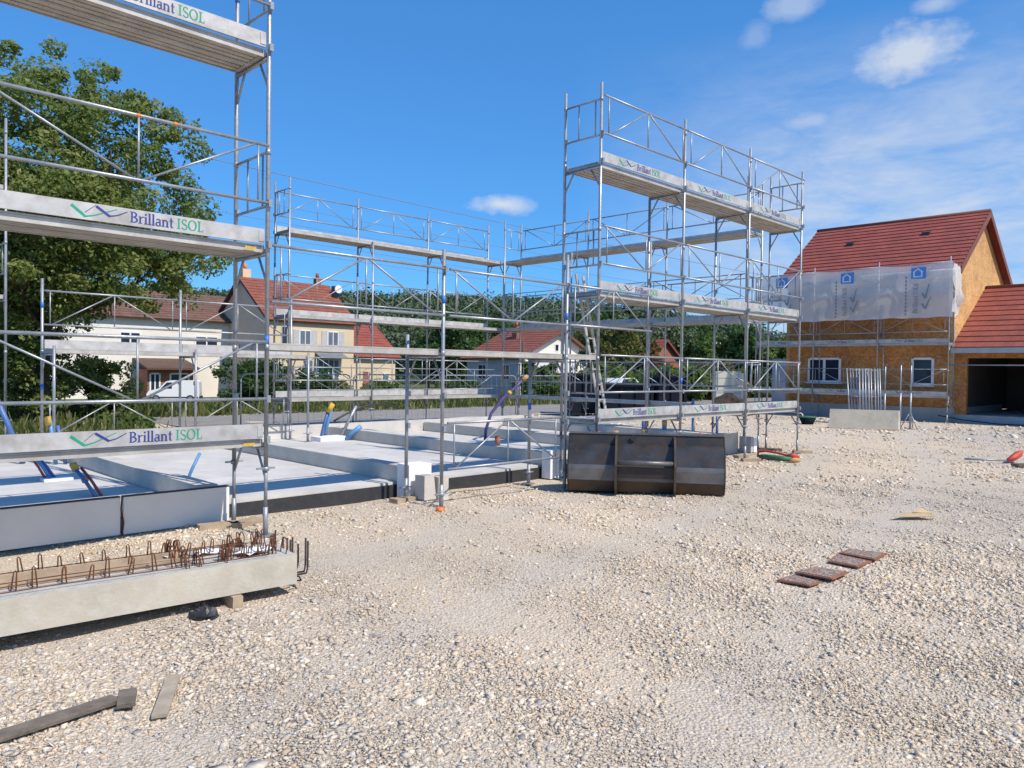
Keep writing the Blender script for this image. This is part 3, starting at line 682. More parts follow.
for k in range(9):
    y = .04+.075*k+random.uniform(-.02, .02); x = -.04-.09*random.random()
    MB().path([gp(.02, y, .19), gp(x, y, .19), gp(x-.01, y, .24), gp(x-.015, y+.01, .38+random.uniform(0, .07))], .0075, 6).build('end_bar', 'rebar_dark', beam)
MB().path([gp(.03, .08, .10), gp(-.08, .10, .09), gp(-.12, .22, .085), gp(-.02, .3, .09)], .006, 6).build('end_bar', 'rebar_dark', beam)
def block(name, label, cat, c, ang, l, w, h, m, z=0, tilt=0):
    ex = Vector((math.cos(ang), math.sin(ang), tilt)).normalized(); ey = EZ.cross(ex).normalized(); ez = ex.cross(ey)
    mb = MB(); c = Vector(c)+EZ*(z+h/2)
    # slightly uneven hand-cut block
    vs = []
    for k in (-1, 1):
        for j in (-1, 1):
            for i in (-1, 1): vs.append(c+ex*(i*l/2+random.uniform(-.006, .006))+ey*(j*w/2+random.uniform(-.004, .004))+ez*(k*h/2))
    mb.add(vs, [(0, 2, 3, 1), (4, 5, 7, 6), (0, 1, 5, 4), (2, 6, 7, 3), (0, 4, 6, 2), (1, 3, 7, 5)])
    return tag(mb.build(name, m), label, cat)
ba = math.atan2(be.y, be.x)
block('timber_block', 'small brown timber block propping the front of the precast beam', 'timber block', gp(.47, .06, 0), ba+math.pi/2, .22, .075, .094, 'wood', 0)
block('timber_block', 'timber block under the far hidden end of the precast beam', 'timber block', gp(4.4, .3, 0), ba+math.pi/2, .5, .08, .094, 'wood', 0)
block('timber_plank', 'raw plank lying on the beam between the rebar rows, nearer one', 'plank', gp(2.0, .29, 0), ba+.005, 2.5, .085, .024, 'wood', .325)
block('timber_plank', 'raw plank standing on edge along the back of the beam top', 'plank', gp(1.9, .42, 0), ba-.012, 2.3, .028, .05, 'wood', .325)
for k, (x, y, an, l, w, lb) in enumerate(((.26, .22, .5, .26, .17, 'largest white paper sheet lying near the right end of the beam'), (.55, .40, .2, .2, .13, 'white paper sheet lying in the middle of the stirrups'), (.82, .46, .9, .16, .1, 'small white paper sheet behind the stirrups'))):
    mb = MB(); c = gp(x, y, .372); ex = Vector((math.cos(ba+an), math.sin(ba+an), 0)); ey = EZ.cross(ex)
    n = 5; vs = []; fs_ = []
    for j in range(n):
        for i in range(n): vs.append(c+ex*(i/(n-1)-.5)*l+ey*(j/(n-1)-.5)*w+EZ*(.012*math.sin(i*1.7+j)+.012))
    for j in range(n-1):
        for i in range(n-1): fs_.append((j*n+i, j*n+i+1, (j+1)*n+i+1, (j+1)*n+i))
    mb.add(vs, fs_); tag(mb.build('paper_sheet', 'paper'), lb, 'paper')

# loose timber in the foreground
block('timber_plank', 'long weathered grey plank lying in the bottom left corner', 'plank', (-2.355, 3.50, 0), .905, 1.05, .095, .022, 'wood_grey', .006)
block('timber_block', 'short dark squarish board offcut at the end of the long grey plank', 'timber block', (-1.98, 3.92, 0), -1.15, .2, .085, .022, 'wood_grey', .008)
block('timber_offcut', 'pale wooden offcut with a broken end alone on the near gravel', 'plank', (-1.79, 3.965, 0), -1.28, .50, .075, .022, 'wood_pale', .006)
# pads under posts
pg = 'wooden pads under scaffold feet'
for a, b, an, l, lb in ((6.12, 8.05, .9, .5, 'wooden pad under the inner post beside the white foam block'), (16.48, 7.34, 0, .4, 'wooden pad at the rightmost foot of the tall middle scaffold'), (14.05, 7.3, .1, .36, 'wooden pad at the foot right of the bucket'), (14.5, 7.75, .5, .3, 'wooden pad lying between the two right feet of the scaffold'), (16.3, 8.15, -.25, .75, 'dark long board under the two far right feet'), (3.55, 8.0, .6, .42, 'wooden pad under the near scaffold inner foot'), (3.85, 7.95, 1.3, .4, 'second wooden pad right of the near scaffold inner foot'), (9.3, 8.3, .3, .3, 'wooden pad beside the foam block left of the bucket')):
    c = W(a, b); o_ = block('timber_pad', lb, 'wooden pad', (c.x, c.y, 0), an, l, .16, .065, 'wood_grey' if 'dark' in lb else 'wood', -.008); o_['group'] = pg

# black rag clump
mb = MB(); c = Vector((-2.10, 5.21, 0)); n1, n2 = 7, 12
vs = []; 
for i in range(n1):
    for j in range(n2):
        ph = math.pi/2*i/(n1-1); th = 2*math.pi*j/n2; r = .085*(1+.5*(random.random()-.5))
        vs.append(c+Vector((r*math.cos(ph)*math.cos(th)*1.2, r*math.cos(ph)*math.sin(th)*.8, .08*math.sin(ph)*(.8+.5*random.random()))))
mb.add(vs, [(i*n2+j, i*n2+(j+1) % n2, (i+1)*n2+(j+1) % n2, (i+1)*n2+j) for i in range(n1-1) for j in range(n2)])
tag(mb.build('plastic_scrap', 'black_rubber'), 'crumpled black plastic scrap on the gravel in front of the beam', 'scrap')

# rusty plates
plates = [((2.25, 6.37), (2.46, 6.54), (2.62, 6.33), (2.47, 6.22), .004, 'nearest of the four rusty plates, half buried in gravel'), ((2.48, 6.58), (2.75, 6.77), (2.97, 6.61), (2.72, 6.37), .018, 'second nearest rusty plate with a raised dark front edge'), ((2.96, 7.04), (3.17, 7.32), (3.38, 7.06), (3.15, 6.84), .004, 'third rusty plate, covered in pale grit'), ((3.18, 7.32), (3.37, 7.49), (3.66, 7.33), (3.41, 7.06), .018, 'farthest of the four rusty plates on the gravel')]
for p0, p1_, p2_, p3, z, lb in plates:
    P = [Vector((*q, z)) for q in (p0, p1_, p2_, p3)]; c = sum(P, Vector())/4
    mb = MB(); mb.prism(P, EZ*.012); pl = mb.build('steel_plate', 'plate_rust'); tag(pl, lb, 'steel plate', 'rusty plates on the gravel')
    Pi = [c+(q-c)*.84+EZ*.0125 for q in P]; MB().prism(Pi, EZ*.004).build('plate_grid', 'plate_dark', pl)

# cardboard scrap
mb = MB(); mb.prism([Vector((4.67, 9.25, .02)), Vector((4.93, 9.45, .03)), Vector((5.18, 9.5, .05)), Vector((5.22, 9.3, .02))], EZ*.012)
mb.prism([Vector((5.0, 9.42, .05)), Vector((5.16, 9.5, .09)), Vector((5.22, 9.4, .04))], EZ*.01)
tag(mb.build('cardboard_scrap', 'cardboard'), 'torn flat piece of brown cardboard alone on the right gravel', 'cardboard')

# lifting sling bundle
sl = thing('lifting_sling', 'green and red lifting sling bundle lying by the scaffold foot', 'sling', Vector((5.4, 15.3, 0)))
MB().path([(4.98, 15.75, .07), (5.05, 15.35, .10), (5.3, 15.05, .10), (5.62, 14.85, .09)], [.06, .085, .085, .07], 10).build('green_strap', 'green_plastic', sl)
MB().path([(4.92, 15.8, .06), (4.90, 15.7, .22), (5.06, 15.5, .27), (5.35, 15.25, .24), (5.6, 15.0, .18), (5.7, 14.95, .16)], [.03, .035, .035, .035, .04, .04], 8).build('red_strap', 'red_plastic', sl)
MB().path([(5.58, 14.95, .17), (5.75, 14.95, .19), (5.86, 14.98, .13)], [.08, .10, .06], 10).build('strap_end', 'red_plastic', sl)
MB().path([(5.55, 14.85, .05), (5.72, 14.85, .08), (5.88, 14.9, .06)], [.06, .075, .06], 10).build('strap_end', 'ochre', sl)
sl.scale = (.66,)*3
# red tool
rt_ = thing('red_tool', 'red bladed tool with a grey handle lying on the far right gravel', 'tool', Vector((10.0, 15.5, 0)))
MB().tube((9.3, 15.55, .06), (10.15, 15.45, .05), .022, 8).build('handle', 'zinc_old', rt_)
MB().path([(10.1, 15.45, .05), (10.26, 15.5, .10), (10.42, 15.58, .17), (10.52, 15.62, .22)], [.03, .07, .075, .03], 8).build('blade', 'red_plastic', rt_)
block('timber_plank', 'dark board lying at the right frame edge below the red tool', 'plank', (10.3, 14.95, 0), .1, .8, .2, .05, 'wood_grey', 0)

# ------------------------------------------------------------------ roofs and houses
def roof_slope(name, e0, e1, r1, r0, ncourse, m, parent, thick=.10, lift=.035):
    # eave e0->e1, ridge r0->r1 (matching ends); stepped courses with UVs
    e0, e1, r0, r1 = map(Vector, (e0, e1, r0, r1))
    nrm = (e1-e0).cross(r0-e0).normalized()
    if nrm.z < 0: nrm = -nrm
    vs = []; fs_ = []; uvs = []; Lx = (e1-e0).length
    for k in range(ncourse):
        t0 = k/ncourse; t1 = min((k+1)/ncourse+.0, 1)
        a0 = e0.lerp(r0, t0); a1 = e1.lerp(r1, t0); b1 = e1.lerp(r1, t1); b0 = e0.lerp(r0, t1)
        o_ = len(vs)
        vs += [a0+nrm*lift, a1+nrm*lift, b1+nrm*.004, b0+nrm*.004, a0-nrm*.0, a1-nrm*.0]
        fs_ += [(o_, o_+1, o_+2, o_+3), (o_+4, o_+5, o_+1, o_)]
        uvs += [(0, k+.02), (Lx, k+.02), (Lx, k+.98), (0, k+.98)]+[(0, k), (Lx, k), (Lx, k+.05), (0, k+.05)]
        # course ends
        fs_ += [(o_+4, o_, o_+3), (o_+5, o_+2, o_+1)]; uvs += [(0, k), (0, k), (0, k), (0, k), (0, k), (0, k)]
    o_ = len(vs); dn = nrm*-thick
    vs += [e0, e1, r1, r0, e0+dn, e1+dn, r1+dn, r0+dn]
    for f in ((4, 7, 6, 5), (0, 4, 5, 1), (1, 5, 6, 2), (3, 7, 4, 0)): fs_.append(tuple(o_+i for i in f)); uvs += [(0, 0)]*4
    inv = wm(parent).inverted() if parent else Matrix.Identity(4)
    me = bpy.data.meshes.new(name); me.from_pydata([tuple(inv @ v) for v in vs], [], fs_)
    ul = me.uv_layers.new(name='UVMap'); ul.data.foreach_set('uv', [c for uv in uvs for c in uv])
    me.materials.append(M[m]); ob = bpy.data.objects.new(name, me); col.objects.link(ob); ob.parent = parent
    return ob
def win_a(parent, a, b0, b1, z0, z1, split=1, frame='white_paint', sill=True, glass='glass', t=.06):
    # window on a wall facing -a at plane a
    f = MB()
    for bb in (b0, b1): f.abox(a-.03, a-.003, bb-t/2, bb+t/2, z0, z1)
    for zz in (z0, z1): f.abox(a-.031, a-.003, b0+t/2, b1-t/2, zz-t/2, zz+t/2)
    for k in range(1, split): bb = b0+(b1-b0)*k/split; f.abox(a-.03, a-.003, bb-t*.6, bb+t*.6, z0+t/2, z1-t/2)
    w = f.build('window', frame, parent)
    MB().abox(a-.015, a-.004, b0+t/2, b1-t/2, z0+t/2, z1-t/2).build('pane', glass, w)
    if sill: MB().abox(a-.10, a-.003, b0-.08, b1+.08, z0-.09, z0-t/2-.002).build('sill', frame, w)
    return w
def win_b(parent, b, a0, a1, z0, z1, split=1, frame='white_paint', glass='glass', t=.08, shut=None):
    f = MB()
    for aa in (a0, a1): f.abox(aa-t/2, aa+t/2, b-.04, b-.003, z0, z1)
    for zz in (z0, z1): f.abox(a0+t/2, a1-t/2, b-.041, b-.003, zz-t/2, zz+t/2)
    for k in range(1, split): aa = a0+(a1-a0)*k/split; f.abox(aa-t*.4, aa+t*.4, b-.04, b-.003, z0+t/2, z1-t/2)
    w = f.build('window', frame, parent)
    MB().abox(a0+t/2, a1-t/2, b-.02, b-.004, z0+t/2, z1-t/2).build('pane', glass, w)
    if shut:
        for s_ in (-1, 1):
            c = (a0 if s_ < 0 else a1)+s_*.32; MB().abox(c-.26, c+.26, b-.06, b-.005, z0-.05, z1+.05).build('shutter', shut, w)
    return w

# new timber house on the right
H = thing('timber_house', 'unfinished house of orange strand board with red tiled roof and open garage', 'house', W(35, 9))
A0, A1, B0, B1 = 32.4, 39.6, 8.6, 15.25; ZE, ZR = 5.95, 8.42; AM = (A0+A1)/2
PL = .53
mb = MB(); mb.abox(A0, A1, B0+.15, B1-.15, PL, ZE); mb.build('wall', 'osb', H)
for bb, m in ((B0, 'osb_gable'), (B1-.15, 'osb_gable')):
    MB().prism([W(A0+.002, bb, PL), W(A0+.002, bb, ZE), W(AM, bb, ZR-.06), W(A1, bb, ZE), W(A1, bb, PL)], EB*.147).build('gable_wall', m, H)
MB().abox(A0-.06, A1+.06, B0-.06, B1+.06, -.1, PL-.002).build('plinth', 'plinth', H)
ov = .26; sl_ = (ZR-ZE)/(AM-A0); ez_ = ZE-.35*sl_+.14
roof_slope('roof', W(A0-.35, B1+ov, ez_), W(A0-.35, B0-ov, ez_), W(AM, B0-ov, ZR+.14), W(AM, B1+ov, ZR+.14), 15, 'roof_red', H)
roof_slope('roof', W(A1+.35, B0-ov, ez_), W(A1+.35, B1+ov, ez_), W(AM, B1+ov, ZR+.14), W(AM, B0-ov, ZR+.14), 15, 'roof_red', H)
MB().path([W(AM, B1+ov, ZR+.15), W(AM, B0-ov, ZR+.15)], .09, 10).build('ridge_cap', 'fascia_dark', H)
for s_ in (A0-.35, A1+.35):
    MB().prism([W(s_, B0-ov-.035, ez_+.05), W(AM, B0-ov-.035, ZR+.19), W(AM, B0-ov-.035, ZR-.10), W(s_, B0-ov-.035, ez_-.24)], EB*.03).build('verge_board', 'fascia_dark', H)
for fa, fb in ((.60, 13.4), (.66, 10.4)):
    zc = ez_+(ZR+.14-ez_)*fa; ac = A0-.35+(AM-A0+.35)*fa
    v = MB(); v.prism([W(ac-.12, fb-.2, zc-.10), W(ac-.08, fb-.2, zc+.10), W(ac+.14, fb-.2, zc+.15)], EB*.3); v.build('roof_vent', 'bitumen', H)
MB().tube(W(A0-.42, B1+ov, ez_-.10), W(A0-.42, B0-ov, ez_-.10), .07, 10).build('gutter', 'gutter', H)
win_a(H, A0, 12.88, 14.2, 1.45, 2.42, 2, t=.09); win_a(H, A0, 9.32, 10.05, 1.42, 2.42, 1, t=.09)
for b_, z_ in ((14.6, 2.5), (12.7, 2.5), (10.3, 2.5), (9.1, 2.5)): MB().abox(A0-.05, A0-.003, b_-.1, b_+.1, z_-.03, z_+.03).build('batten', 'wood_pale', H)
# window muntin lines
# garage wing
GB = 2.2; GA1 = 40.6; GR = 36.6; gz = 2.95; gr = 5.35
MB().abox(A0, A0+.2, GB, B0-.003, 2.44, gz).build('garage_wall', 'osb', H)
MB().abox(A0, A0+.2, B0-.45, B0-.004, .30, 2.437).build('garage_wall', 'osb', H)
MB().abox(A0, A0+.2, GB, GB+.5, .30, 2.437).build('garage_wall', 'osb', H)
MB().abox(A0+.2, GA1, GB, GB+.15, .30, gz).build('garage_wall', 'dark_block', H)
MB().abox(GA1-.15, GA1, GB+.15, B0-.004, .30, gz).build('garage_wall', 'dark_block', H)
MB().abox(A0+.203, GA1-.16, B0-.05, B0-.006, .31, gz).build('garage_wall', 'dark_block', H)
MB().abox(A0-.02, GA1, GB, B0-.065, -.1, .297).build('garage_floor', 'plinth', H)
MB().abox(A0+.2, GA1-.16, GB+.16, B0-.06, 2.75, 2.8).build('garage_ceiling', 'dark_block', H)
gov = .4; gs = (gr-gz)/(GR-A0); ge = gz-gov*gs+.1
roof_slope('garage_roof', W(A0-gov, B0-.02, ge), W(A0-gov, GB-.3, ge), W(GR, GB-.3, gr+.1), W(GR, B0-.02, gr+.1), 12, 'roof_garage', H)
roof_slope('garage_roof', W(GA1+gov, GB-.3, ge), W(GA1+gov, B0-.02, ge), W(GR, B0-.02, gr+.1), W(GR, GB-.3, gr+.1), 12, 'roof_garage', H)
MB().path([W(GR, B0-.03, gr+.12), W(GR, GB-.3, gr+.12)], .09, 10).build('ridge_cap', 'fascia_dark', H)
MB().abox(A0-gov-.10, A0-gov+.01, GB-.3, B0-.02, ge-.20, ge-.01).build('gutter', 'gutter', H)
MB().abox(A0-gov+.02, A0-.003, GB-.3, B0-.02, ge-.20, ge-.17).build('soffit', 'wood_pale', H)
tag(MB().tube(W(A0-.6, B0+.2, 2.17), W(A0-.6, GB, 2.17), .024, 8).build('steel_tube', 'zinc'), 'horizontal steel tube spanning across the open garage mouth', 'steel tube')
tag(MB().path([W(A0-.35, 9.0, .25), W(A0-.3, 8.2, .12), W(A0-.35, 7.0, .03), W(A0-.4, 5.0, .05), W(A0-.3, 3.5, .3)], .02, 6).build('cable', 'black_rubber'), 'black cable sagging along the base of the garage', 'cable')

# house scaffold + tarpaulin
HS = Scaf('thin scaffold along the orange house wall carrying a white sheet', 'scaffolds round the slab', 'b', [8.53, 11.06, 13.63, 16.2], 31.45, 32.1)
for i, x in enumerate(HS.st):
    HS.post(x, 0, 6.2); HS.post(x, 1, 6.15 if i in (3,) else 5.0)
    for z in (1, 3, 5): HS.transom(x, z)
for z, pat in ((1, 'V'), (3, 'L'), (5, 'L')):
    for x0, x1 in zip(HS.st[:-1], HS.st[1:]):
        HS.deck(x0, x1, z, printed=True); HS.guard(x0, x1, z, pat)
HS.endrail(16.2, 3); HS.endrail(16.2, 5)
tp = thing('tarpaulin', 'white translucent sheet with blue logos hung on the house scaffold', 'tarpaulin', W(31.35, 12.3, 3.95))
def tp_h(b, z): return 31.36-.05*abs(math.sin((b-8.53)/2.555*math.pi))+.03*math.sin(b*5.1+z*2)+.02*math.sin(z*6+b*2.3)
nb, nz = 60, 14; vs = []; fs_ = []
for j in range(nz+1):
    for i in range(nb+1):
        b_ = 8.40+(16.25-8.40)*i/nb; zt = 6.02-.09*abs(math.sin((b_-8.53)/2.555*math.pi)); zb = 3.95+.012*math.sin(b_*3.1)+.01*math.sin(b_*7.3)
        z_ = zb+(zt-zb)*j/nz; vs.append(W(tp_h(b_, z_), b_, z_))
for j in range(nz):
    for i in range(nb): k = j*(nb+1)+i; fs_.append((k, k+nb+1, k+nb+2, k+1))
mb = MB(); mb.add(vs, fs_, True); sheet = mb.build('sheet', 'tarp', tp)
vs = []; fs_ = []
for j in range(10):
    for i in range(7):
        z_ = 5.95-j*.2; fl = (i/6); vs.append(W(31.36+fl*.35+.05*math.sin(j*1.3+i), 8.38-fl*(.05+.035*j*(j < 7))+.06*math.sin(i*1.9+j*.8), z_-fl*.12*(1 if j < 6 else 1.5)))
for j in range(9):
    for i in range(6): k = j*7+i; fs_.append((k, k+1, k+8, k+7))
mb = MB(); mb.add(vs, fs_, True); mb.build('loose_flap', 'tarp', tp)
for bc in (9.55, 12.2, 14.95):
    n = -EA
    fo = Flat(W(31.25, bc+.32, 5.38), -EB, EZ, n); fo.quad([(.05, .05), (.57, .03), (.57, .48), (.05, .46)]); bl = fo.mb.build('blue_square', 'blue_print', tp)
    fh = Flat(W(31.246, bc+.32, 5.38), -EB, EZ, n); fh.stroke([(.15, .10, .05), (.15, .30, .05)]); fh.stroke([(.42, .10, .05), (.42, .30, .05)]); fh.stroke([(.12, .28, .05), (.29, .42, .05), (.46, .28, .05)]); fh.stroke([(.15, .12, .04), (.42, .12, .04)])
    fh.mb.build('house_mark', 'white_print', bl)
    ft = Flat(W(31.25, bc+.02, 4.12), EZ, EB, n); ft.text('Brillant ISOL', 0, 0, .17); ft.mb.build('lettering', 'grey_print', tp)
    fl_ = Flat(W(31.25, bc+.42, 4.05), EZ, EB, n)
    for k in range(11): fl_.quad([(k*.14, 0), (k*.14+.09, 0), (k*.14+.09, .05), (k*.14, .05)])
    fl_.mb.build('small_print', 'grey_print', tp)
    fg = Flat(W(31.25, bc-.12, 4.25), -EB, EZ, n); fg.stroke([(.0, .62, .06), (.12, .42, .07)]); fg.stroke([(.12, .42, .07), (.24, .95, .03)]); fg.mb.build('green_mark', 'grey_print', tp)
    fb_ = Flat(W(31.25, bc-.12, 3.98), -EB, EZ, n); fb_.stroke([(.0, .5, .06), (.13, .3, .07)]); fb_.stroke([(.13, .3, .07), (.3, .75, .03)]); fb_.mb.build('blue_mark', 'grey_print', tp)

# frames leaning, concrete panel, props by the house
tag(MB().prism([W(25.0, 10.25, 0), W(25.03, 10.25, .62), W(25.11, 10.25, .62), W(25.2, 10.25, 0)], W(26.0, 8.45)-W(25.0, 10.25)).build('concrete_slab', 'beam'), 'rough precast concrete panel standing on edge in front of the orange house', 'concrete panel')
FR = None
for k in range(8):
    if FR is None:
        FR = thing('scaffold_frame', 'one of the spare galvanised frames leaning in a stack against the house scaffold', 'scaffold frame', W(27.4, 10.5), 0, 'spare frames leaning by the house')
        b0 = FR.location.copy(); top = EA*.5+EB*.3+EZ*1.98
        for s_ in (0, .34):
            q = b0+(-EB)*s_; MB().tube(q, q+top+EB*(.05-.1*(s_ > 0)), .024, 8).build('post', 'zinc', FR)
        for f_ in (.12, .5, .97): MB().tube(b0+top*f_+EB*.03*f_, b0-EB*.34+top*f_-EB*.0, .016, 6).build('rung', 'zinc', FR)
    else:
        dup(FR, W(27.4+.07*k, 10.5-.078*k+random.uniform(-.015, .015)), random.uniform(-.03, .03))
for k, (a, b, h, lb) in enumerate(((26.5, 9.05, 2.1, 'slim steel prop standing right of the leaning frames'), (26.3, 8.5, 2.15, 'steel prop standing at the right end of the concrete panel'), (26.9, 8.38, 2.15, 'rightmost steel prop with a small tripod foot below the single window'))):
    pr = thing('steel_prop', lb, 'prop', W(a, b), 0, 'props before the house')
    MB().tube(W(a, b, 0), W(a, b, h*.55), .03, 8).build('outer_tube', 'zinc', pr); MB().tube(W(a, b, h*.55), W(a, b, h), .022, 8).build('inner_tube', 'zinc', pr)
    MB().obox(W(a, b, h), EA*.06, EB*.06, EZ*.006).build('head_plate', 'zinc', pr)
    ft = MB(); ft.obox(W(a, b, .006), EA*.07, EB*.07, EZ*.006)
    if k == 2:
        for t in range(3): ft.tube(W(a, b, .55), W(a+.3*math.cos(t*2.1), b+.3*math.sin(t*2.1), .01), .016, 6)
        ft.tube(W(a+.3, b, .2), W(a-.15, b+.26, .2), .012, 6)
    ft.build('foot', 'zinc', pr)
wb = thing('mixing_tub', 'dark tub with green rim and a pale hose coil by the house corner', 'tub', W(26.2, 11.5))
vs = MB(); cw = W(26.2, 11.5)
for r0, r1, z0, z1, nm, m in ((.28, .42, 0, .33, 'tub', 'dark_skip'), (.43, .45, .331, .40, 'rim', 'green_plastic')):
    MB().path([cw+EZ*z0, cw+EZ*z1], [r0, r1], 18).build(nm, m, wb)
ring = [cw+EB*.35+EZ*.42+EB*.13*math.cos(t)+EZ*.13*math.sin(t)-EA*.1 for t in [2*math.pi*i/14 for i in range(15)]]
MB().path(ring, .03, 6).build('hose_coil', 'cream_edge', wb); wb.scale = (.68,)*3

# generic gabled house (ridge along a or b)
def gable_house(label, a0, a1, b0, b1, zb, ze, zr, axis, wall, gable, roofm, nc=12, ov=.35):
    t = thing('house', label, 'house', W((a0+a1)/2, (b0+b1)/2, zb), 0, 'houses beyond the road')
    MB().abox(a0, a1, b0, b1, zb, ze).build('wall', wall, t)
    if axis == 'a':
        m = (b0+b1)/2; s_ = (zr-ze)/(m-b0); e_ = ze-ov*s_+.1
        for aa in (a0+.01, a1-.21): MB().prism([W(aa, b0+.02, ze+.002), W(aa, m, zr), W(aa, b1-.02, ze+.002)], EA*.2).build('gable_wall', gable, t)
        roof_slope('roof', W(a0-ov, b0-ov, e_), W(a1+ov, b0-ov, e_), W(a1+ov, m, zr+.1), W(a0-ov, m, zr+.1), nc, roofm, t)
        roof_slope('roof', W(a1+ov, b1+ov, e_), W(a0-ov, b1+ov, e_), W(a0-ov, m, zr+.1), W(a1+ov, m, zr+.1), nc, roofm, t)
        for aa in (a0-ov, a1+ov): MB().prism([W(aa, b0-ov, e_), W(aa, m, zr+.1), W(aa, m, zr-.12), W(aa, b0-ov, e_-.2)], EA*.04).build('verge_board', 'fascia_dark' if roofm != 'roof_old' else 'slate', t)
    else:
        m = (a0+a1)/2; s_ = (zr-ze)/(m-a0); e_ = ze-ov*s_+.1
        for bb in (b0+.01, b1-.21): MB().prism([W(a0+.02, bb, ze+.002), W(m, bb, zr), W(a1-.02, bb, ze+.002)], EB*.2).build('gable_wall', gable, t)
        roof_slope('roof', W(a0-ov, b1+ov, e_), W(a0-ov, b0-ov, e_), W(m, b0-ov, zr+.1), W(m, b1+ov, zr+.1), nc, roofm, t)
        roof_slope('roof', W(a1+ov, b0-ov, e_), W(a1+ov, b1+ov, e_), W(m, b1+ov, zr+.1), W(m, b0-ov, zr+.1), nc, roofm, t)
        for sa in (a0-ov, a1+ov): MB().prism([W(sa, b0-ov-.03, e_+.05), W(m, b0-ov-.03, zr+.16), W(m, b0-ov-.03, zr-.12), W(sa, b0-ov-.03, e_-.15)], EB*.03).build('verge_board', 'fascia_dark', t)
    return t
# B: cream house
HB = gable_house('cream two storey house with orange tiled roof, brown gable and shutters', 28.85, 36.65, 56, 65.6, -.9, 5.6, 9.1, 'a', 'render_cream', 'brown_wall', 'roof_old', 14)
MB().abox(28.80, 28.845, 55.99, 65.6, -.9, 5.6).build('gable_facing', 'brown_wall', HB)
for a_, z0_, z1_, s_ in ((32.0, 3.35, 4.75, 'shutter'), (34.6, 3.35, 4.75, 'shutter')): win_b(HB, 56, a_-.5, a_+.5, z0_, z1_, 2, 'white_paint', 'glass_sky', .09, s_)
win_b(HB, 56, 29.9, 30.4, 3.4, 5.0, 1, 'shutter', 'glass'); win_b(HB, 56, 33.2, 35.2, .3, 2.4, 4, 'white_paint', 'glass_sky', .1); win_b(HB, 56, 31.9, 32.7, .3, 2.3, 1, 'shutter', 'glass_sky')
cn = MB(); cn.prism([W(32.9, 55.0, 2.6), W(32.9, 55.99, 3.0), W(32.9, 55.99, 2.9), W(32.9, 55.0, 2.5)], EA*2.6); cn.build('canopy', 'glass_sky', HB)
def chimney(t, a, b, z0, z1, w=.35):
    c = MB().abox(a-w, a+w, b-w, b+w, z0, z1).build('chimney', 'brown_wall' if a < 30 else 'brick_red', t)
    MB().tube(W(a, b, z1), W(a, b, z1+.45), .16, 10).build('chimney_pot', 'orange_plastic' if a < 30 else 'brick_red', c)
chimney(HB, 29.3, 61.2, 8.8, 9.9); chimney(HB, 36.2, 61.3, 8.8, 9.8, .25)
cst = MB().abox(36.55, 37.05, 59.0, 59.5, 5.8, 9.0).build('chimney', 'slate', HB)
ds = MB(); dc = W(36.75, 58.7, 8.7); ds.tube(dc+EB*.3, dc, .03, 6); ds.path([dc, dc-EB*.08], [.05, .36], 18); ds.build('satellite_dish', 'white_paint', HB, smooth=False)
# annex of B (same building)
AX = HB
MB().abox(36.66, 41.2, 56.2, 63.6, -.9, 2.9).build('annex_wall', 'render_cream', AX)
MB().prism([W(41.0, 56.2, 2.9), W(41.0, 59.9, 5.6), W(41.0, 63.6, 2.9)], EA*.19).build('annex_wall', 'render_cream', AX)
roof_slope('annex_roof', W(36.7, 55.75, 2.7), W(41.6, 55.75, 2.7), W(41.6, 59.9, 5.75), W(36.7, 59.9, 5.75), 12, 'roof_garage', AX)
roof_slope('annex_roof', W(41.6, 64.0, 2.7), W(36.7, 64.0, 2.7), W(36.7, 59.9, 5.75), W(41.6, 59.9, 5.75), 12, 'roof_garage', AX)
win_b(AX, 56.2, 37.8, 38.4, -.8, 1.4, 1, 'brick_red', 'brick_red'); win_b(AX, 56.2, 39.8, 40.5, .2, 1.3, 1, 'white_paint', 'glass_sky')
# A: long white house behind the tree
HA = gable_house('long cream house with weathered brown roof half hidden by the big tree', 12.5, 30.3, 63, 73, -.9, 5.6, 8.0, 'a', 'render_white', 'render_white', 'roof_brown', 12, .5)
for a0_, a1_, z0_, z1_ in ((20.1, 21.6, 3.2, 4.3), (25.9, 27.8, 3.0, 4.2), (14.6, 16.0, 3.2, 4.3)): win_b(HA, 63, a0_, a1_, z0_, z1_, 2, 'white_paint', 'glass', .14)
MB().prism([W(21.0, 59.8, 1.55), W(21.0, 62.98, 2.3), W(21.0, 62.98, 2.15), W(21.0, 59.8, 1.4)], EA*4.0).build('porch_roof', 'roof_brown', HA)
MB().abox(21.3, 24.8, 60.6, 62.98, -.9, 1.42).build('porch_wall', 'brick_red', HA)
win_b(HA, 60.6, 21.5, 22.2, -.8, 1.1, 2, 'white_paint', 'glass', .12); win_b(HA, 60.6, 23.0, 24.4, .1, 1.1, 2, 'white_paint', 'glass', .12)
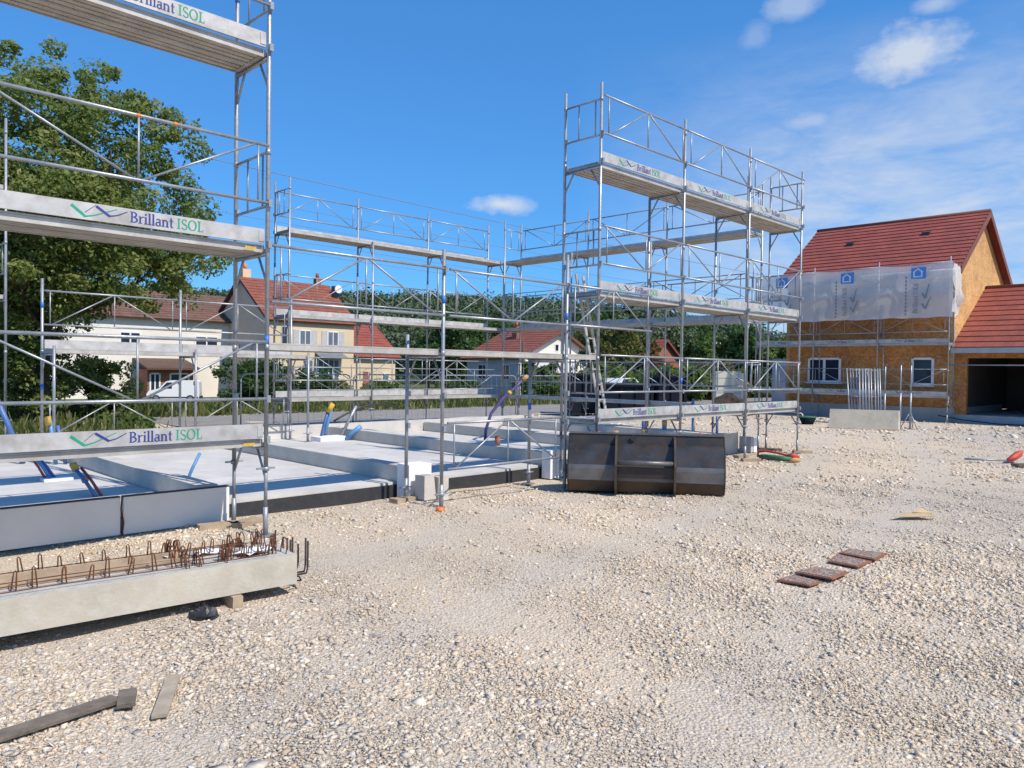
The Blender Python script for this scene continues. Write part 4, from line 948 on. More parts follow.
# C: low white house, red roof
HC = gable_house('low white house with a side wall painted grey as shade and wide red gable behind a small tree', 47.8, 58.2, 46.95, 53.8, -.9, 2.95, 5.45, 'b', 'render_white', 'render_white', 'roof_old', 12, .55)
MB().abox(47.75, 47.795, 46.97, 53.8, -.9, 2.9).build('side_shade_paint', 'render_grey', HC)  # grey sheet puts the shade of this side into its colour
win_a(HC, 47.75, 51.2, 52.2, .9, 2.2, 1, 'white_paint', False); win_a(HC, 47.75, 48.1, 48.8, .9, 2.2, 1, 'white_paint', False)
win_b(HC, 46.96, 52.5, 53.0, 3.55, 4.2, 1, 'white_paint', 'glass'); win_b(HC, 46.96, 53.3, 53.8, 3.55, 4.2, 1, 'white_paint', 'glass')
win_b(HC, 46.95, 49.5, 51.5, -.6, 1.3, 2, 'white_paint', 'glass'); win_b(HC, 46.95, 54, 56.8, -.7, 1.3, 3, 'white_paint', 'glass')
MB().abox(48.2, 58.1, 45.6, 46.94, 1.55, 2.55).build('balcony', 'white_paint', HC)
chimney(HC, 51.5, 51, 4.5, 5.9, .3)
HD = gable_house('house showing only its bright red roof above the shrubs behind the bucket', 62, 70, 44, 51, -.9, 2.2, 5.0, 'b', 'render_cream', 'brick_red', 'roof_garage', 10)
HE = gable_house('distant house with a dark slate roof just left of the orange house', 80, 92, 38, 46, -.9, 2.5, 5.4, 'b', 'render_white', 'render_white', 'roof_brown', 10)
MB().prism([W(79.4, 37.6, 2.6), W(86, 37.6, 5.62), W(86, 46.4, 5.62), W(79.4, 46.4, 2.6)], Vector((-.02, -.02, .05))).build('slate_roofing', 'slate', HE)
win_b(HE, 38, 82, 83.2, .6, 2, 1, 'white_paint', 'glass')
# grey annex visible between tower and house (blue-grey shed)
sh = thing('garden_shed', 'blue grey shed glimpsed between the tower and the orange house', 'shed', W(43.5, 18.0))
MB().abox(42.0, 46.0, 17.6, 20.6, 0, 2.6).build('wall', 'render_grey', sh)
MB().prism([W(41.7, 17.2, 2.62), W(46.4, 17.2, 2.62), W(46.4, 19.1, 3.4), W(41.7, 19.1, 3.4)], EZ*.06).build('roof', 'slate', sh)
win_b(sh, 17.6, 43, 44, 1, 1.9, 2, 'white_paint', 'glass')

# ------------------------------------------------------------------ vehicles
def wheel(t, c, ax, r):
    w = MB().path([c-ax*.1, c+ax*.1], r, 18).build('wheel', 'tyre', t)
    MB().path([c-ax*.112, c+ax*.112], r*.6, 14).build('rim', 'zinc', w)
V = thing('parked_van', 'white delivery van parked in front of the long cream house', 'van', W(20.9, 54.2, -.8))
vx = Vector((-.9, -.25, 0)).normalized(); vy = EZ.cross(vx); vo = V.location.copy()
def vp(x, y, z): return vo+vx*x+vy*y+EZ*z
body = [(-2.0, .3), (-2.05, .8), (-2.0, 1.75), (-1.8, 1.85), (.3, 1.83), (.6, 1.74), (1.15, 1.15), (1.9, .95), (2.08, .7), (2.05, .32)]
MB().prism([vp(x, -.85, z) for x, z in body], vy*1.7).build('body', 'van_white', V)
for s_ in (-1, 1):
    MB().prism([vp(x, s_*.852, z) for x, z in ((.12, 1.15), (.12, 1.68), (.52, 1.66), (.98, 1.15))], vy*s_*.012).build('side_window', 'glass', V)
    for x in (-1.3, 1.35): wheel(V, vp(x, s_*.78, .31), vy, .31)
    MB().obox(vp(2.03, s_*.62, .72), vx*.05, vy*.16, EZ*.08).build('headlight', 'glass_sky', V)
    MB().bar(vp(-1.95, s_*.856, .42), vp(1.95, s_*.856, .42), .02, .1).build('side_trim', 'black_rubber', V)
MB().prism([vp(.64, -.72, 1.72), vp(.64, .72, 1.72), vp(1.14, .78, 1.2), vp(1.14, -.78, 1.2)], (vx+EZ).normalized()*.02).build('windscreen', 'glass', V)
MB().obox(vp(2.08, 0, .42), vx*.06, vy*.84, EZ*.1).build('bumper', 'black_rubber', V); MB().obox(vp(-2.06, 0, .42), vx*.06, vy*.84, EZ*.1).build('bumper', 'black_rubber', V)
V.scale = (.82,)*3
Cr = thing('parked_car', 'white car parked behind the dark skips', 'car', W(41.0, 30.6, -.1))
vo = Cr.location.copy(); vx = EA.copy(); vy = EB.copy()
body = [(-2.0, .3), (-2.05, .85), (-1.5, .95), (-1.05, 1.42), (.3, 1.45), (.95, .98), (1.95, .82), (2.05, .3)]
MB().prism([vp(x, -.82, z) for x, z in body], vy*1.64).build('body', 'van_white', Cr)
for s_ in (-1, 1):
    MB().prism([vp(x, s_*.822, z) for x, z in ((-1.3, .96), (-.98, 1.36), (.25, 1.38), (.75, .98))], vy*s_*.012).build('side_window', 'glass', Cr)
    for x in (-1.3, 1.3): wheel(Cr, vp(x, s_*.74, .31), vy, .31)

# dark skips
def skip(label, x0, x1, y0, y1, h, lo=None):
    t = thing('waste_skip', label, 'skip', Vector(((x0+x1)/2, (y0+y1)/2, 0)), 0, 'dark skips behind the slab')
    c = Vector(((x0+x1)/2, (y0+y1)/2, 0)); X = Vector((1, 0, 0)); Y = Vector((0, 1, 0)); hx = (x1-x0)/2; hy = (y1-y0)/2
    MB().obox(c+EZ*.16, X*hx*.96, Y*hy*.96, EZ*.04).build('floor', 'dark_skip', t)
    for s_ in (-1, 1):
        MB().prism([c+X*s_*hx*.96-Y*hy+EZ*.12, c+X*s_*hx-Y*hy+EZ*h, c+X*s_*hx+Y*hy+EZ*h, c+X*s_*hx*.96+Y*hy+EZ*.12], -X*s_*.05).build('end_plate', 'dark_skip', t)
        MB().obox(c+Y*s_*(hy-.03)+EZ*(.12+h)/2, X*(hx-.06), Y*.03, EZ*(h-.13)/2).build('side_plate', 'dark_skip', t)
        MB().bar(c+Y*s_*(hy+.035)-X*hx+EZ*(h+.03), c+Y*s_*(hy+.035)+X*hx+EZ*(h+.03), .08, .06).build('rim', 'dark_skip', t)
    n = int((x1-x0)/.5)
    for k in range(n+1):
        xx = c-X*(hx-.1)+X*((2*hx-.2)*k/n); MB().obox(xx-Y*(hy+.03)+EZ*(.12+h)/2, X*.03, Y*.028, EZ*(h-.2)/2).build('rib', 'dark_skip', t)
    return t
skip('dark navy skip standing left of the ladder behind the slab', 2.2, 3.35, 29.2, 31.2, 1.55)
skip('long low dark skip in the middle behind the bucket', 3.45, 5.35, 28.6, 30.2, 1.2)
skip('tall dark skip right of the white car behind the scaffold', 5.45, 6.6, 28.6, 30.6, 1.55)
# pale stack and soil heap
st = thing('insulation_stack', 'pale greenish stack of insulation boards standing behind a dark soil heap', 'board stack', W(33.8, 18.9))
for k in range(5): MB().obox(Vector((9.75, 34.5, .2+.33*k+.16)), Vector((.55, -.02, 0)), Vector((.02, .4, 0)), EZ*.155).build('board_pack', 'pale_board', st)
MB().obox(Vector((10.33, 34.45, .9)), Vector((.06, 0, 0)), Vector((0, .42, 0)), EZ*.85).build('right_edge', 'cream_edge', st)  # paler strip down the right edge of the stack
mb = MB(); c = Vector((9.25, 32.3, 0)); n1, n2 = 8, 22; vs = []
for i in range(n1+1):
    for j in range(n2):
        t = i/n1; th = 2*math.pi*j/n2; r = 1.0*(1-t)*(1+.18*math.sin(3*th+i)+.1*random.random()); vs.append(c+Vector((r*math.cos(th)*1.15, r*math.sin(th), .85*(1-(1-t)**1.6)*(1+.1*random.random()))))
mb.add(vs, [(i*n2+j, i*n2+(j+1) % n2, (i+1)*n2+(j+1) % n2, (i+1)*n2+j) for i in range(n1) for j in range(n2)])
tag(mb.build('soil_heap', 'dirt'), 'dark soil heap in front of the pale board stack', 'soil heap')

# ------------------------------------------------------------------ fences, poles, wires
def mesh_fence(a, b, label):
    t = thing('mesh_fence', label, 'fence', W(a+1.7, b), 0, 'mesh fence panels along the road')
    fr = MB(); z0, z1 = .12, 1.55
    fr.path([W(a, b, 0), W(a, b, z1-.15), W(a+.05, b, z1-.04), W(a+.16, b, z1), W(a+3.24, b, z1), W(a+3.35, b, z1-.04), W(a+3.4, b, z1-.15), W(a+3.4, b, 0)], .02, 8)
    fr.tube(W(a, b, z0), W(a+3.4, b, z0), .015, 6); fr.build('frame', 'zinc', t)
    ms = MB()
    for k in range(1, 14): ms.tube(W(a+3.4*k/14, b, z0), W(a+3.4*k/14, b, z1), .002, 4)
    for k in range(1, 4): ms.tube(W(a, b, z0+(z1-z0)*k/4), W(a+3.4, b, z0+(z1-z0)*k/4), .002, 4)
    ms.build('wire_mesh', 'zinc_old', t)
    for s_ in (0, 3.4): MB().abox(a+s_-.1, a+s_+.1, b-.35, b+.35, 0, .12).build('foot_block', 'curb', t)
    return t
for k, lb in enumerate(('mesh fence panel in front of the dark hedge', 'mesh fence panel below the cream house', 'mesh fence panel below the red annex roof', 'mesh fence panel in front of the low white house')):
    mesh_fence(9.2+3.5*k, 19.4, lb)
def pole(a, b, h, label, arm=True, r=.13, zb=-.6):
    t = thing('utility_pole', label, 'pole', W(a, b, zb), 0, 'wooden poles')
    MB().tube(W(a, b, zb), W(a, b, h), r, 10, r*.7).build('shaft', 'dark_wood', t)
    if arm:
        MB().bar(W(a, b-.7, h-.3), W(a, b+.7, h-.3), .09, .09).build('cross_arm', 'dark_wood', t)
        for k in (-.6, -.2, .2, .6): MB().tube(W(a, b+k, h-.25), W(a, b+k, h-.1), .035, 8).build('insulator', 'white_paint', t)
    return t
pole(-14, 24.0, 8.9, 'tall wooden pole with a cross arm left of the big tree', True, .13, 0); pole(75, 24.0, 8.9, 'tall wooden pole far beyond the orange house', True, .13, 0)
pole(42.4, 41.2, 3.9, 'short brown pole in front of the low white house', False, .16); pole(62, 36, 4.6, 'dark pole standing before the forest right of the red roof', True, .12)
for k, (zz, bb) in enumerate(((8.8, 23.4), (7.9, 24.0), (7.4, 24.3), (6.9, 24.6), (6.4, 24.0))):
    pts = [W(-14+89*t, bb, zz-1.0*4*t*(1-t)*.8) for t in [i/30 for i in range(31)]]
    tag(MB().path(pts, .008 if k else .013, 5).build('overhead_wire', 'wire'), 'topmost and thickest overhead wire crossing the sky' if k == 0 else 'thin overhead wire below the thick one, crossing the sky behind the scaffolds', 'wire', None if k == 0 else 'thin overhead wires')

# ------------------------------------------------------------------ terrain, road
def gz_(x, y):
    b = (y-x)*Q
    t = min(max((b-29)/12, 0), 1); t = t*t*(3-2*t)
    a = (x+y)*Q
    return -.85*t*(1 if a < 60 else 1)
def under(x, y): return .012*math.sin(x*1.7+y*.9)+.010*math.sin(x*.6-y*1.9+1.3)+.006*math.sin(x*4.1+y*3.3)
def axis_pts(lo, hi, dense_lo, dense_hi, step):
    r = list(np.arange(dense_lo, dense_hi+1e-6, step)); x = dense_hi; s_ = step
    while x < hi: s_ *= 1.25; x += s_; r.append(min(x, hi))
    x = dense_lo; s_ = step; l = []
    while x > lo: s_ *= 1.25; x -= s_; l.append(max(x, lo))
    return l[::-1]+r
xs = axis_pts(-2500, 2500, -12, 14, .4); ys = axis_pts(-300, 2500, 0, 60, .4)
def ground_z(x, y):
    n = under(x, y) if (y < 26 and abs(x) < 16) else 0
    return gz_(x, y)+n-.008
vs = [(x, y, ground_z(x, y)) for y in ys for x in xs]; nx = len(xs)
fs_ = [(j*nx+i, j*nx+i+1, (j+1)*nx+i+1, (j+1)*nx+i) for j in range(len(ys)-1) for i in range(nx-1)]
me = bpy.data.meshes.new('ground'); me.from_pydata(vs, [], fs_); me.materials.append(M['gravel'])
me.polygons.foreach_set('use_smooth', [True]*len(fs_)); g = bpy.data.objects.new('ground', me); col.objects.link(g); struct(g)
mb = MB(); n = 40; vs = []
for i in range(n+1):
    a = 8.6+130*i/n
    vs += [W(a, 20.3, .012), W(a, 26.0, .012)]
mb.add(vs, [(2*i, 2*i+2, 2*i+3, 2*i+1) for i in range(n)])
rd = mb.build('road', 'asphalt'); struct(rd)
# hills
def hill_z(u, y):                                  # u = azimuth slope x/y
    prof_ = [(-1.2, 20), (-.5, 34), (-.40, 32.5), (-.36, 32), (-.25, 33), (-.1, 32.5), (.05, 31), (.18, 28), (.24, 25), (.31, 20), (.40, 17), (.6, 14), (1.2, 12)]
    for (u0, z0), (u1, z1) in zip(prof_[:-1], prof_[1:]):
        if u0 <= u <= u1: top = z0+(z1-z0)*(u-u0)/(u1-u0); break
    else: top = 14
    t = min(max((y-115)/185, 0), 1); t = t*t*(3-2*t)
    return -1.5+(top-6.5)*t
vs = []; nu, nv = 60, 16
for j in range(nv+1):
    y = 110+240*j/nv
    for i in range(nu+1): u = -1.2+2.4*i/nu; vs.append(Vector((u*y, y, hill_z(u, y))))
mb = MB(); mb.add(vs, [(j*(nu+1)+i, j*(nu+1)+i+1, (j+1)*(nu+1)+i+1, (j+1)*(nu+1)+i) for j in range(nv) for i in range(nu)], True)
M['hill'] = mat('hill_ground', (.03, .05, .02), (.05, .07, .025), .3, 1); struct(mb.build('hills', 'hill'))

# ------------------------------------------------------------------ foliage
def leaf_object(name, centers, radii, per, size, m, parent=None, flat=.75, aspect=.55, seed=1, shell=.5, droop=.0):
    r = np.random.default_rng(seed)
    C = np.repeat(np.array(centers, float), per, 0); R = np.repeat(np.array(radii, float), per)
    n = len(C)
    d = r.normal(size=(n, 3)); d /= np.linalg.norm(d, axis=1)[:, None]
    rad = R*(shell+(1-shell)*r.random(n))**.9
    rad *= np.where(r.random(n) < .12, 1.25, 1.0)
    P = C+d*rad[:, None]*np.array([1, 1, flat])
    nr = d*.6+r.normal(size=(n, 3))*.55+np.array([0, 0, .45]); nr /= np.linalg.norm(nr, axis=1)[:, None]
    t = np.cross(nr, r.normal(size=(n, 3))); t[:, 2] -= droop; t -= nr*np.sum(t*nr, 1)[:, None]; t /= np.linalg.norm(t, axis=1)[:, None]
    s = np.cross(nr, t)
    L = size*(.6+.8*r.random(n))[:, None]
    V = np.stack([P-t*L*.5, P+s*L*aspect*.5-nr*L*.06, P+t*L*.5, P-s*L*aspect*.5-nr*L*.06], 1).reshape(-1, 3)
    me = bpy.data.meshes.new(name)
    me.vertices.add(4*n); me.vertices.foreach_set('co', V.astype(np.float32).ravel())
    me.loops.add(4*n); me.loops.foreach_set('vertex_index', np.arange(4*n, dtype=np.int32))
    me.polygons.add(n); me.polygons.foreach_set('loop_start', np.arange(0, 4*n, 4, dtype=np.int32))
    me.update(calc_edges=True)
    at = me.attributes.new('leaf_tone', 'FLOAT', 'FACE')
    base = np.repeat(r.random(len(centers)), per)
    val = np.clip((.42*base+.36*r.random(n))+.22*d[:, 2]*.8+.15, 0, 1)  # tone partly random, rising towards the top of each clump
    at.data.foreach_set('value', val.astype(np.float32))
    me.materials.append(M[m])
    o = bpy.data.objects.new(name, me); col.objects.link(o)
    if parent: o.parent = parent
    return o
def limb(mb, p, d, L, r, depth, rr, tips):
    pts = [p]; q = p.copy(); dd = d.copy()
    for k in range(4):
        dd = (dd+Vector((rr.uniform(-.18, .18), rr.uniform(-.18, .18), .07))).normalized(); q = q+dd*L/4; pts.append(q.copy())
    mb.path(pts, [r*(1-.13*k) for k in range(5)], 7)
    if depth == 0: tips.append(q); return
    for k in range(3):
        az = rr.uniform(0, 6.28); nd = (dd*.8+Vector((math.cos(az)*.7, math.sin(az)*.7, rr.uniform(-.05, .5)))).normalized()
        limb(mb, pts[rr.choice((2, 3, 4))], nd, L*.68, r*.5, depth-1, rr, tips); 
def tree(label, loc, h, rx, clumps, per, leaf, m, seed, group='trees beyond the road', low=.12, trunk_r=.2, cr=.28, name='leafy_tree', cat='tree', top_bias=0):
    rr = random.Random(seed)
    t = thing(name, label, cat, loc, rr.uniform(0, 6), group)
    mb = MB(); tips = []
    mb.path([Vector((0, 0, -.2)), Vector((.04, .0, h*.15)), Vector((-.05, .05, h*.32)), Vector((.05, 0, h*.5)), Vector((0, 0, h*.72))], [trunk_r*1.3, trunk_r, trunk_r*.85, trunk_r*.6, trunk_r*.25], 9)
    for k in range(6):
        az = k*1.05+rr.uniform(-.3, .3); z = h*rr.uniform(.2, .5)
        limb(mb, Vector((0, 0, z)), Vector((math.cos(az), math.sin(az), rr.uniform(.2, .9))).normalized(), rx*.62, trunk_r*.45, 1, rr, tips)
    s_ = MB(); s_.v = [wm(t) @ v for v in mb.v]; s_.f = mb.f; s_.sm = mb.sm; s_.build('trunk', 'bark', t)
    cs = []; rs = []
    z0 = h*low; cz = (h+z0)/2; hz = (h-z0)/2
    while len(cs) < clumps:
        d = Vector((rr.gauss(0, 1), rr.gauss(0, 1), rr.gauss(0, 1))).normalized(); f = rr.random()**.42
        x, y, z = d.x*rx*f, d.y*rx*f, d.z*hz*f
        wob = 1+.16*math.sin(3*math.atan2(y, x)+seed)+.12*math.sin(5*d.z+seed*2)
        cs.append((x*wob, y*wob, cz+z*wob*.97)); rs.append(rx*cr*rr.uniform(.55, 1.15))
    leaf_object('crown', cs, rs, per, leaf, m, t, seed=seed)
    return t
BT = tree('large broad green tree towering behind the left scaffold', Vector((-12.7, 20.6, 0)), 9.2, 4.08, 330, 300, .125, 'leaf_big', 5, None, .30, .17, .15)
# loose top sprigs of the big tree
sp = []; sr = []
rr = random.Random(4)
for k in range(26):
    az = rr.uniform(0, 6.28); f = rr.uniform(.1, 1.0); sp.append((3.9*f*math.cos(az), 3.9*f*math.sin(az), 9.0-1.6*f*f+rr.uniform(-.2, 1.1))); sr.append(rr.uniform(.22, .5))
bi = wm(BT).inverted()
for k in range(46):                                  # drooping lower branches, longer towards the left
    u = rr.random(); x = -16.6+5.0*u+rr.uniform(-.3, .3); q = bi @ Vector((x, 20.2+rr.uniform(-1.6, 1.2), 1.3+1.5*u+rr.random()*(2.6-1.0*u))); sp.append(tuple(q)); sr.append(rr.uniform(.35, .75))
for k in range(56):
    u = rr.random(); q = bi @ Vector((-13.2+3.9*u+rr.uniform(-.3, .3), 20.3+rr.uniform(-1.5, 1.5), 2.5+1.1*u+rr.random()*2.4)); sp.append(tuple(q)); sr.append(rr.uniform(.3, .6))
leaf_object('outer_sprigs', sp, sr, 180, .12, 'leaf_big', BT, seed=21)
tree('second green tree behind the far left scaffold, partly out of frame', Vector((-19.2, 23.0, 0)), 8.2, 4.2, 200, 200, .17, 'leaf_big', 9, None, .05, .25, .17)
# bushes left, hedge
bl = ['low leafy bush under the big tree by the left edge', 'leafy bush behind the taped conduits', 'bush left of the white van', 'bush below the van', 'bush behind the single deck scaffold', 'round bush right under the tree crown', 'bush with pale leaves near the fence']
for k, (x, y, h, r) in enumerate(((-14.9, 21.6, 4.2, 1.9), (-13.2, 20.4, 3.0, 1.25), (-11.6, 22.0, .9, .7), (-14.6, 30.5, .4, .8), (-10.4, 20.4, .35, .6), (-12.6, 23.0, 2.4, 1.1), (-17.4, 25.2, 4.6, 2.0))):
    tree(bl[k], Vector((x, y, gz_(x, y))), h, r, 46, 150, .12, 'leaf_bush' if k in (2, 3, 4) else 'leaf_big', 30+k, 'bushes along the road', .02, .05, .32, 'bush', 'bush')
hl = ['dark clipped hedge left of the cream house, nearest to the van', 'dark hedge clump below the brown gable', 'dark hedge clump below the cream house windows', 'low hedge left of the low white house', 'hedge clump in front of the low white house', 'hedge clump right of the small round tree', 'shrub in front of the red annex door', 'shrub at the corner of the cream house']
for k, (x, y, h, r, m) in enumerate(((-17.3, 50, 3.2, 1.9, 'leaf_hedge'), (-16.0, 49.5, 3.3, 2.3, 'leaf_hedge'), (-13.2, 49.5, 2.6, 2.0, 'leaf_hedge'), (-4.2, 60, 1.8, 1.7, 'leaf_hedge'), (2.5, 52, 1.5, 2.2, 'leaf_hedge'), (5.5, 52, 1.6, 2.3, 'leaf_hedge'), (-11.2, 64, 1.5, 1.5, 'leaf_bush'), (-14.2, 60, 1.6, 1.6, 'leaf_warm'))):
    tree(hl[k], Vector((x, y, gz_(x, y))), h, r, 46, 90, .24, m, 50+k, 'hedges before the houses', .0, .06, .34, 'hedge_shrub', 'shrub')
# garden trees
gl = [('small round tree in front of the low white house', 2.0, 55, 3.3, 1.5, 'leaf_bush'), ('dark tree between the annex and the low white house', -6.2, 84, 9.6, 4.6, 'leaf_hedge'), ('dark tree left of the low white house', -2.2, 90, 9.6, 4.2, 'leaf_hedge'), ('bushy tree behind the annex roof', -10.5, 96, 10, 5.0, 'leaf_forest'),
      ('warm coloured tree behind the skips', 7.6, 62, 6.4, 2.8, 'leaf_warm'), ('reddish shrub tree beside the red roof', 11.8, 66, 4.6, 1.8, 'leaf_red'), ('green tree behind the ladder', 9.6, 78, 9.6, 4.3, 'leaf_hedge'), ('tall green tree behind the tower', 14.4, 84, 10.5, 4.8, 'leaf_forest'), ('green tree right of the red roof', 19.2, 88, 9.2, 4.6, 'leaf_hedge'),
      ('pale green sapling by the dark pole', 15.0, 60, 4.6, 1.3, 'leaf_bush'), ('bushy tree behind the slate roof', 24.0, 92, 9.0, 4.6, 'leaf_forest'), ('shrubby tree left of the orange house', 17.6, 55, 4.4, 2.0, 'leaf_bush'), ('low shrub behind the white car', 6.8, 52, 2.4, 2.2, 'leaf_bush'), ('low shrub left of the pale board stack', 9.6, 46, 1.9, 2.0, 'leaf_bush'), ('wide shrub behind the pale board stack', 13.2, 50, 2.4, 2.4, 'leaf_warm'), ('dark tree filling the gap left of the orange house', 21.5, 72, 7.5, 3.4, 'leaf_hedge'), ('tree far right behind the garage', 60, 80, 9, 5, 'leaf_forest')]
for k, (lb, x, y, h, r, m) in enumerate(gl):
    tree(lb, Vector((x, y, gz_(x, y))), h, r, 60, 110, .30 if y < 70 else .42, m, 80+k, 'trees beyond the road', .1 if h > 4 else .0, .14, .3)
# forest on the hills: one mass
cs = []; rs = []
rr = random.Random(99)
for k in range(3600):
    y = 118+rr.random()**.8*200; u = rr.uniform(-.95, .95)
    z = hill_z(u, y); hh = rr.uniform(2.5, 6.5); cs.append((u*y, y, z+hh*.75)); rs.append(rr.uniform(1.6, 3.6))
fo = leaf_object('forest', cs, rs, 64, .95, 'leaf_forest', None, .95, .8, seed=77, shell=.65)
tag(fo, 'dense green forest covering the hills behind the houses', 'forest', None, 'stuff')
# verge grass and weeds
n = 42000; r = np.random.default_rng(5)
a = r.uniform(-12, 60, n); b = 26.2+r.random(n)**1.5*24; nr_ = r.random(n) < .3; a = np.where(nr_, r.uniform(-8, 6.5, n), a); b = np.where(nr_, r.uniform(17, 23.5, n), b)
x = (a-b)*Q; y = (a+b)*Q
keep = (y > 8) & (np.abs(x/y) < .85); x, y, b = x[keep], y[keep], b[keep]; n = len(x)
tz = np.clip((b-29)/12, 0, 1); z = -.85*tz*tz*(3-2*tz)
h = r.uniform(.10, .36, n)*np.where(r.random(n) < .10, 1.6, 1); w = r.uniform(.02, .07, n); an = r.uniform(0, np.pi, n)
dx, dy = np.cos(an)*w, np.sin(an)*w; lx, ly = r.normal(0, .12, n), r.normal(0, .12, n)
V = np.stack([np.stack([x-dx, y-dy, z-.02], 1), np.stack([x+dx, y+dy, z-.02], 1), np.stack([x+lx+dx*.3, y+ly+dy*.3, z+h], 1), np.stack([x+lx-dx*.3, y+ly-dy*.3, z+h], 1)], 1).reshape(-1, 3)
me = bpy.data.meshes.new('verge_grass'); me.vertices.add(4*n); me.vertices.foreach_set('co', V.astype(np.float32).ravel())
me.loops.add(4*n); me.loops.foreach_set('vertex_index', np.arange(4*n, dtype=np.int32)); me.polygons.add(n); me.polygons.foreach_set('loop_start', np.arange(0, 4*n, 4, dtype=np.int32)); me.update(calc_edges=True)
me.attributes.new('leaf_tone', 'FLOAT', 'FACE').data.foreach_set('value', r.random(n).astype(np.float32)); me.materials.append(M['grass'])
go = bpy.data.objects.new('verge_grass', me); col.objects.link(go); tag(go, 'rough green grass and weeds growing along the road verges', 'grass', None, 'stuff')

# ------------------------------------------------------------------ loose stones on the gravel
def stones():
    r = np.random.default_rng(3)
    phi = (1+5**.5)/2
    ico = np.array([(-1, phi, 0), (1, phi, 0), (-1, -phi, 0), (1, -phi, 0), (0, -1, phi), (0, 1, phi), (0, -1, -phi), (0, 1, -phi), (phi, 0, -1), (phi, 0, 1), (-phi, 0, -1), (-phi, 0, 1)])/np.linalg.norm((1, phi))
    icf = np.array([(0, 11, 5), (0, 5, 1), (0, 1, 7), (0, 7, 10), (0, 10, 11), (1, 5, 9), (5, 11, 4), (11, 10, 2), (10, 7, 6), (7, 1, 8), (3, 9, 4), (3, 4, 2), (3, 2, 6), (3, 6, 8), (3, 8, 9), (4, 9, 5), (2, 4, 11), (6, 2, 10), (8, 6, 7), (9, 8, 1)])
    oc = np.array([(1, 0, 0), (-1, 0, 0), (0, 1, 0), (0, -1, 0), (0, 0, 1), (0, 0, -1)], float); ocf = np.array([(0, 2, 4), (2, 1, 4), (1, 3, 4), (3, 0, 4), (2, 0, 5), (1, 2, 5), (3, 1, 5), (0, 3, 5)])
    cu = np.array([(i, j, k) for k in (-1, 1) for j in (-1, 1) for i in (-1, 1)], float)*.62; cuf = np.array([(0, 2, 3), (0, 3, 1), (4, 5, 7), (4, 7, 6), (0, 1, 5), (0, 5, 4), (2, 6, 7), (2, 7, 3), (0, 4, 6), (0, 6, 2), (1, 3, 7), (1, 7, 5)])
    bands = [(2.3, 4.6, 9200, cu, cuf, .0044), (4.6, 7.5, 4300, cu, cuf, .0051), (7.5, 12, 1500, oc, ocf, .0078), (12, 20, 360, oc, ocf, .012), (20, 31, 70, oc, ocf, .022)]
    Vs = []; Fs = []; Cs = []; off = 0
    cols = np.array([c for c, _ in PAL]); pw = np.array([w for _, w in PAL]); pw = pw/pw.sum()
    for y0, y1, dens, tv, tf, sz in bands:
        wmax = .86*y1+1.5; area = (y1-y0)*2*wmax; n = int(area*dens)
        x = r.uniform(-wmax, wmax, n); y = r.uniform(y0, y1, n)
        a = (x+y)*Q; b = (y-x)*Q
        # clump noise: denser coarse patches
        pat = np.sin(x*1.1+y*.7)+np.sin(x*.5-y*1.3+2)+np.sin(x*2.3+y*1.9+1)*.6
        pq = x*.87-y*.5+.35*np.sin(y*.35); trk = sum(np.exp(-((pq-c_)/.26)**2) for c_ in TRACKS)
        comp = np.clip(.5+.5*np.sin(x*.42+y*.31+1.0)*np.sin(y*.37-x*.25), 0, 1)
        keep = (np.abs(x) < .80*y+1.2) & ~((b > 8.35) & (b < 15.35) & (a < 15.7)) & (b < 20.5) & ~((a > 31.9) & (b < 15.6)) & (r.random(n) < (.80+.10*pat)*(1-.4*np.clip(trk, 0, 1))*(1-.35*comp*(y > 5)))
        x, y, pat, comp, trk = x[keep], y[keep], pat[keep], comp[keep], trk[keep]; n = len(x)
        s = sz*np.exp(r.normal(0, .62, n))*(1+.14*pat)*(1.15-.35*comp*(y > 5))*(1-.25*np.clip(trk, 0, 1)); s = np.clip(s, sz*.4, sz*5.0)
        big = r.random(n) < .0008; s[big] *= 2.2
        nv = len(tv)
        P = (tv[None]+r.normal(0, .2, (n, nv, 3)))*np.stack([r.uniform(.75, 1.5, n), r.uniform(.65, 1.15, n), r.uniform(.35, .7, n)], 1)[:, None, :]
        az = r.uniform(0, 2*np.pi, n); ca, sa = np.cos(az)[:, None], np.sin(az)[:, None]
        ti = r.normal(0, .35, n); ct, st_ = np.cos(ti)[:, None], np.sin(ti)[:, None]
        X, Y, Z = P[..., 0], P[..., 1], P[..., 2]
        X, Z = X*ct-Z*st_, X*st_+Z*ct
        X, Y = X*ca-Y*sa, X*sa+Y*ca
        gz = .012*np.sin(x*1.7+y*.9)+.010*np.sin(x*.6-y*1.9+1.3)+.006*np.sin(x*4.1+y*3.3)-.008
        P = np.stack([X*s[:, None]+x[:, None], Y*s[:, None]+y[:, None], Z*s[:, None]+(gz+s*.04+r.random(n)*.003)[:, None]], -1)
        Vs.append(P.reshape(-1, 3)); Fs.append((tf[None]+(np.arange(n)*nv)[:, None, None]+off).reshape(-1, 3)); off += n*nv
        c = cols[r.choice(len(cols), n, p=pw)]*(1+r.normal(0, .08, (n, 1)))*(1-np.clip(trk, 0, 1)[:, None]*np.array([.06, .04, .0]))
        Cs.append(np.repeat(np.clip(c, 0, 1), len(tf), 0))
    V = np.concatenate(Vs); F = np.concatenate(Fs); C = np.concatenate(Cs)
    me = bpy.data.meshes.new('gravel_stones'); me.vertices.add(len(V)); me.vertices.foreach_set('co', V.astype(np.float32).ravel())
    me.loops.add(3*len(F)); me.loops.foreach_set('vertex_index', F.astype(np.int32).ravel())
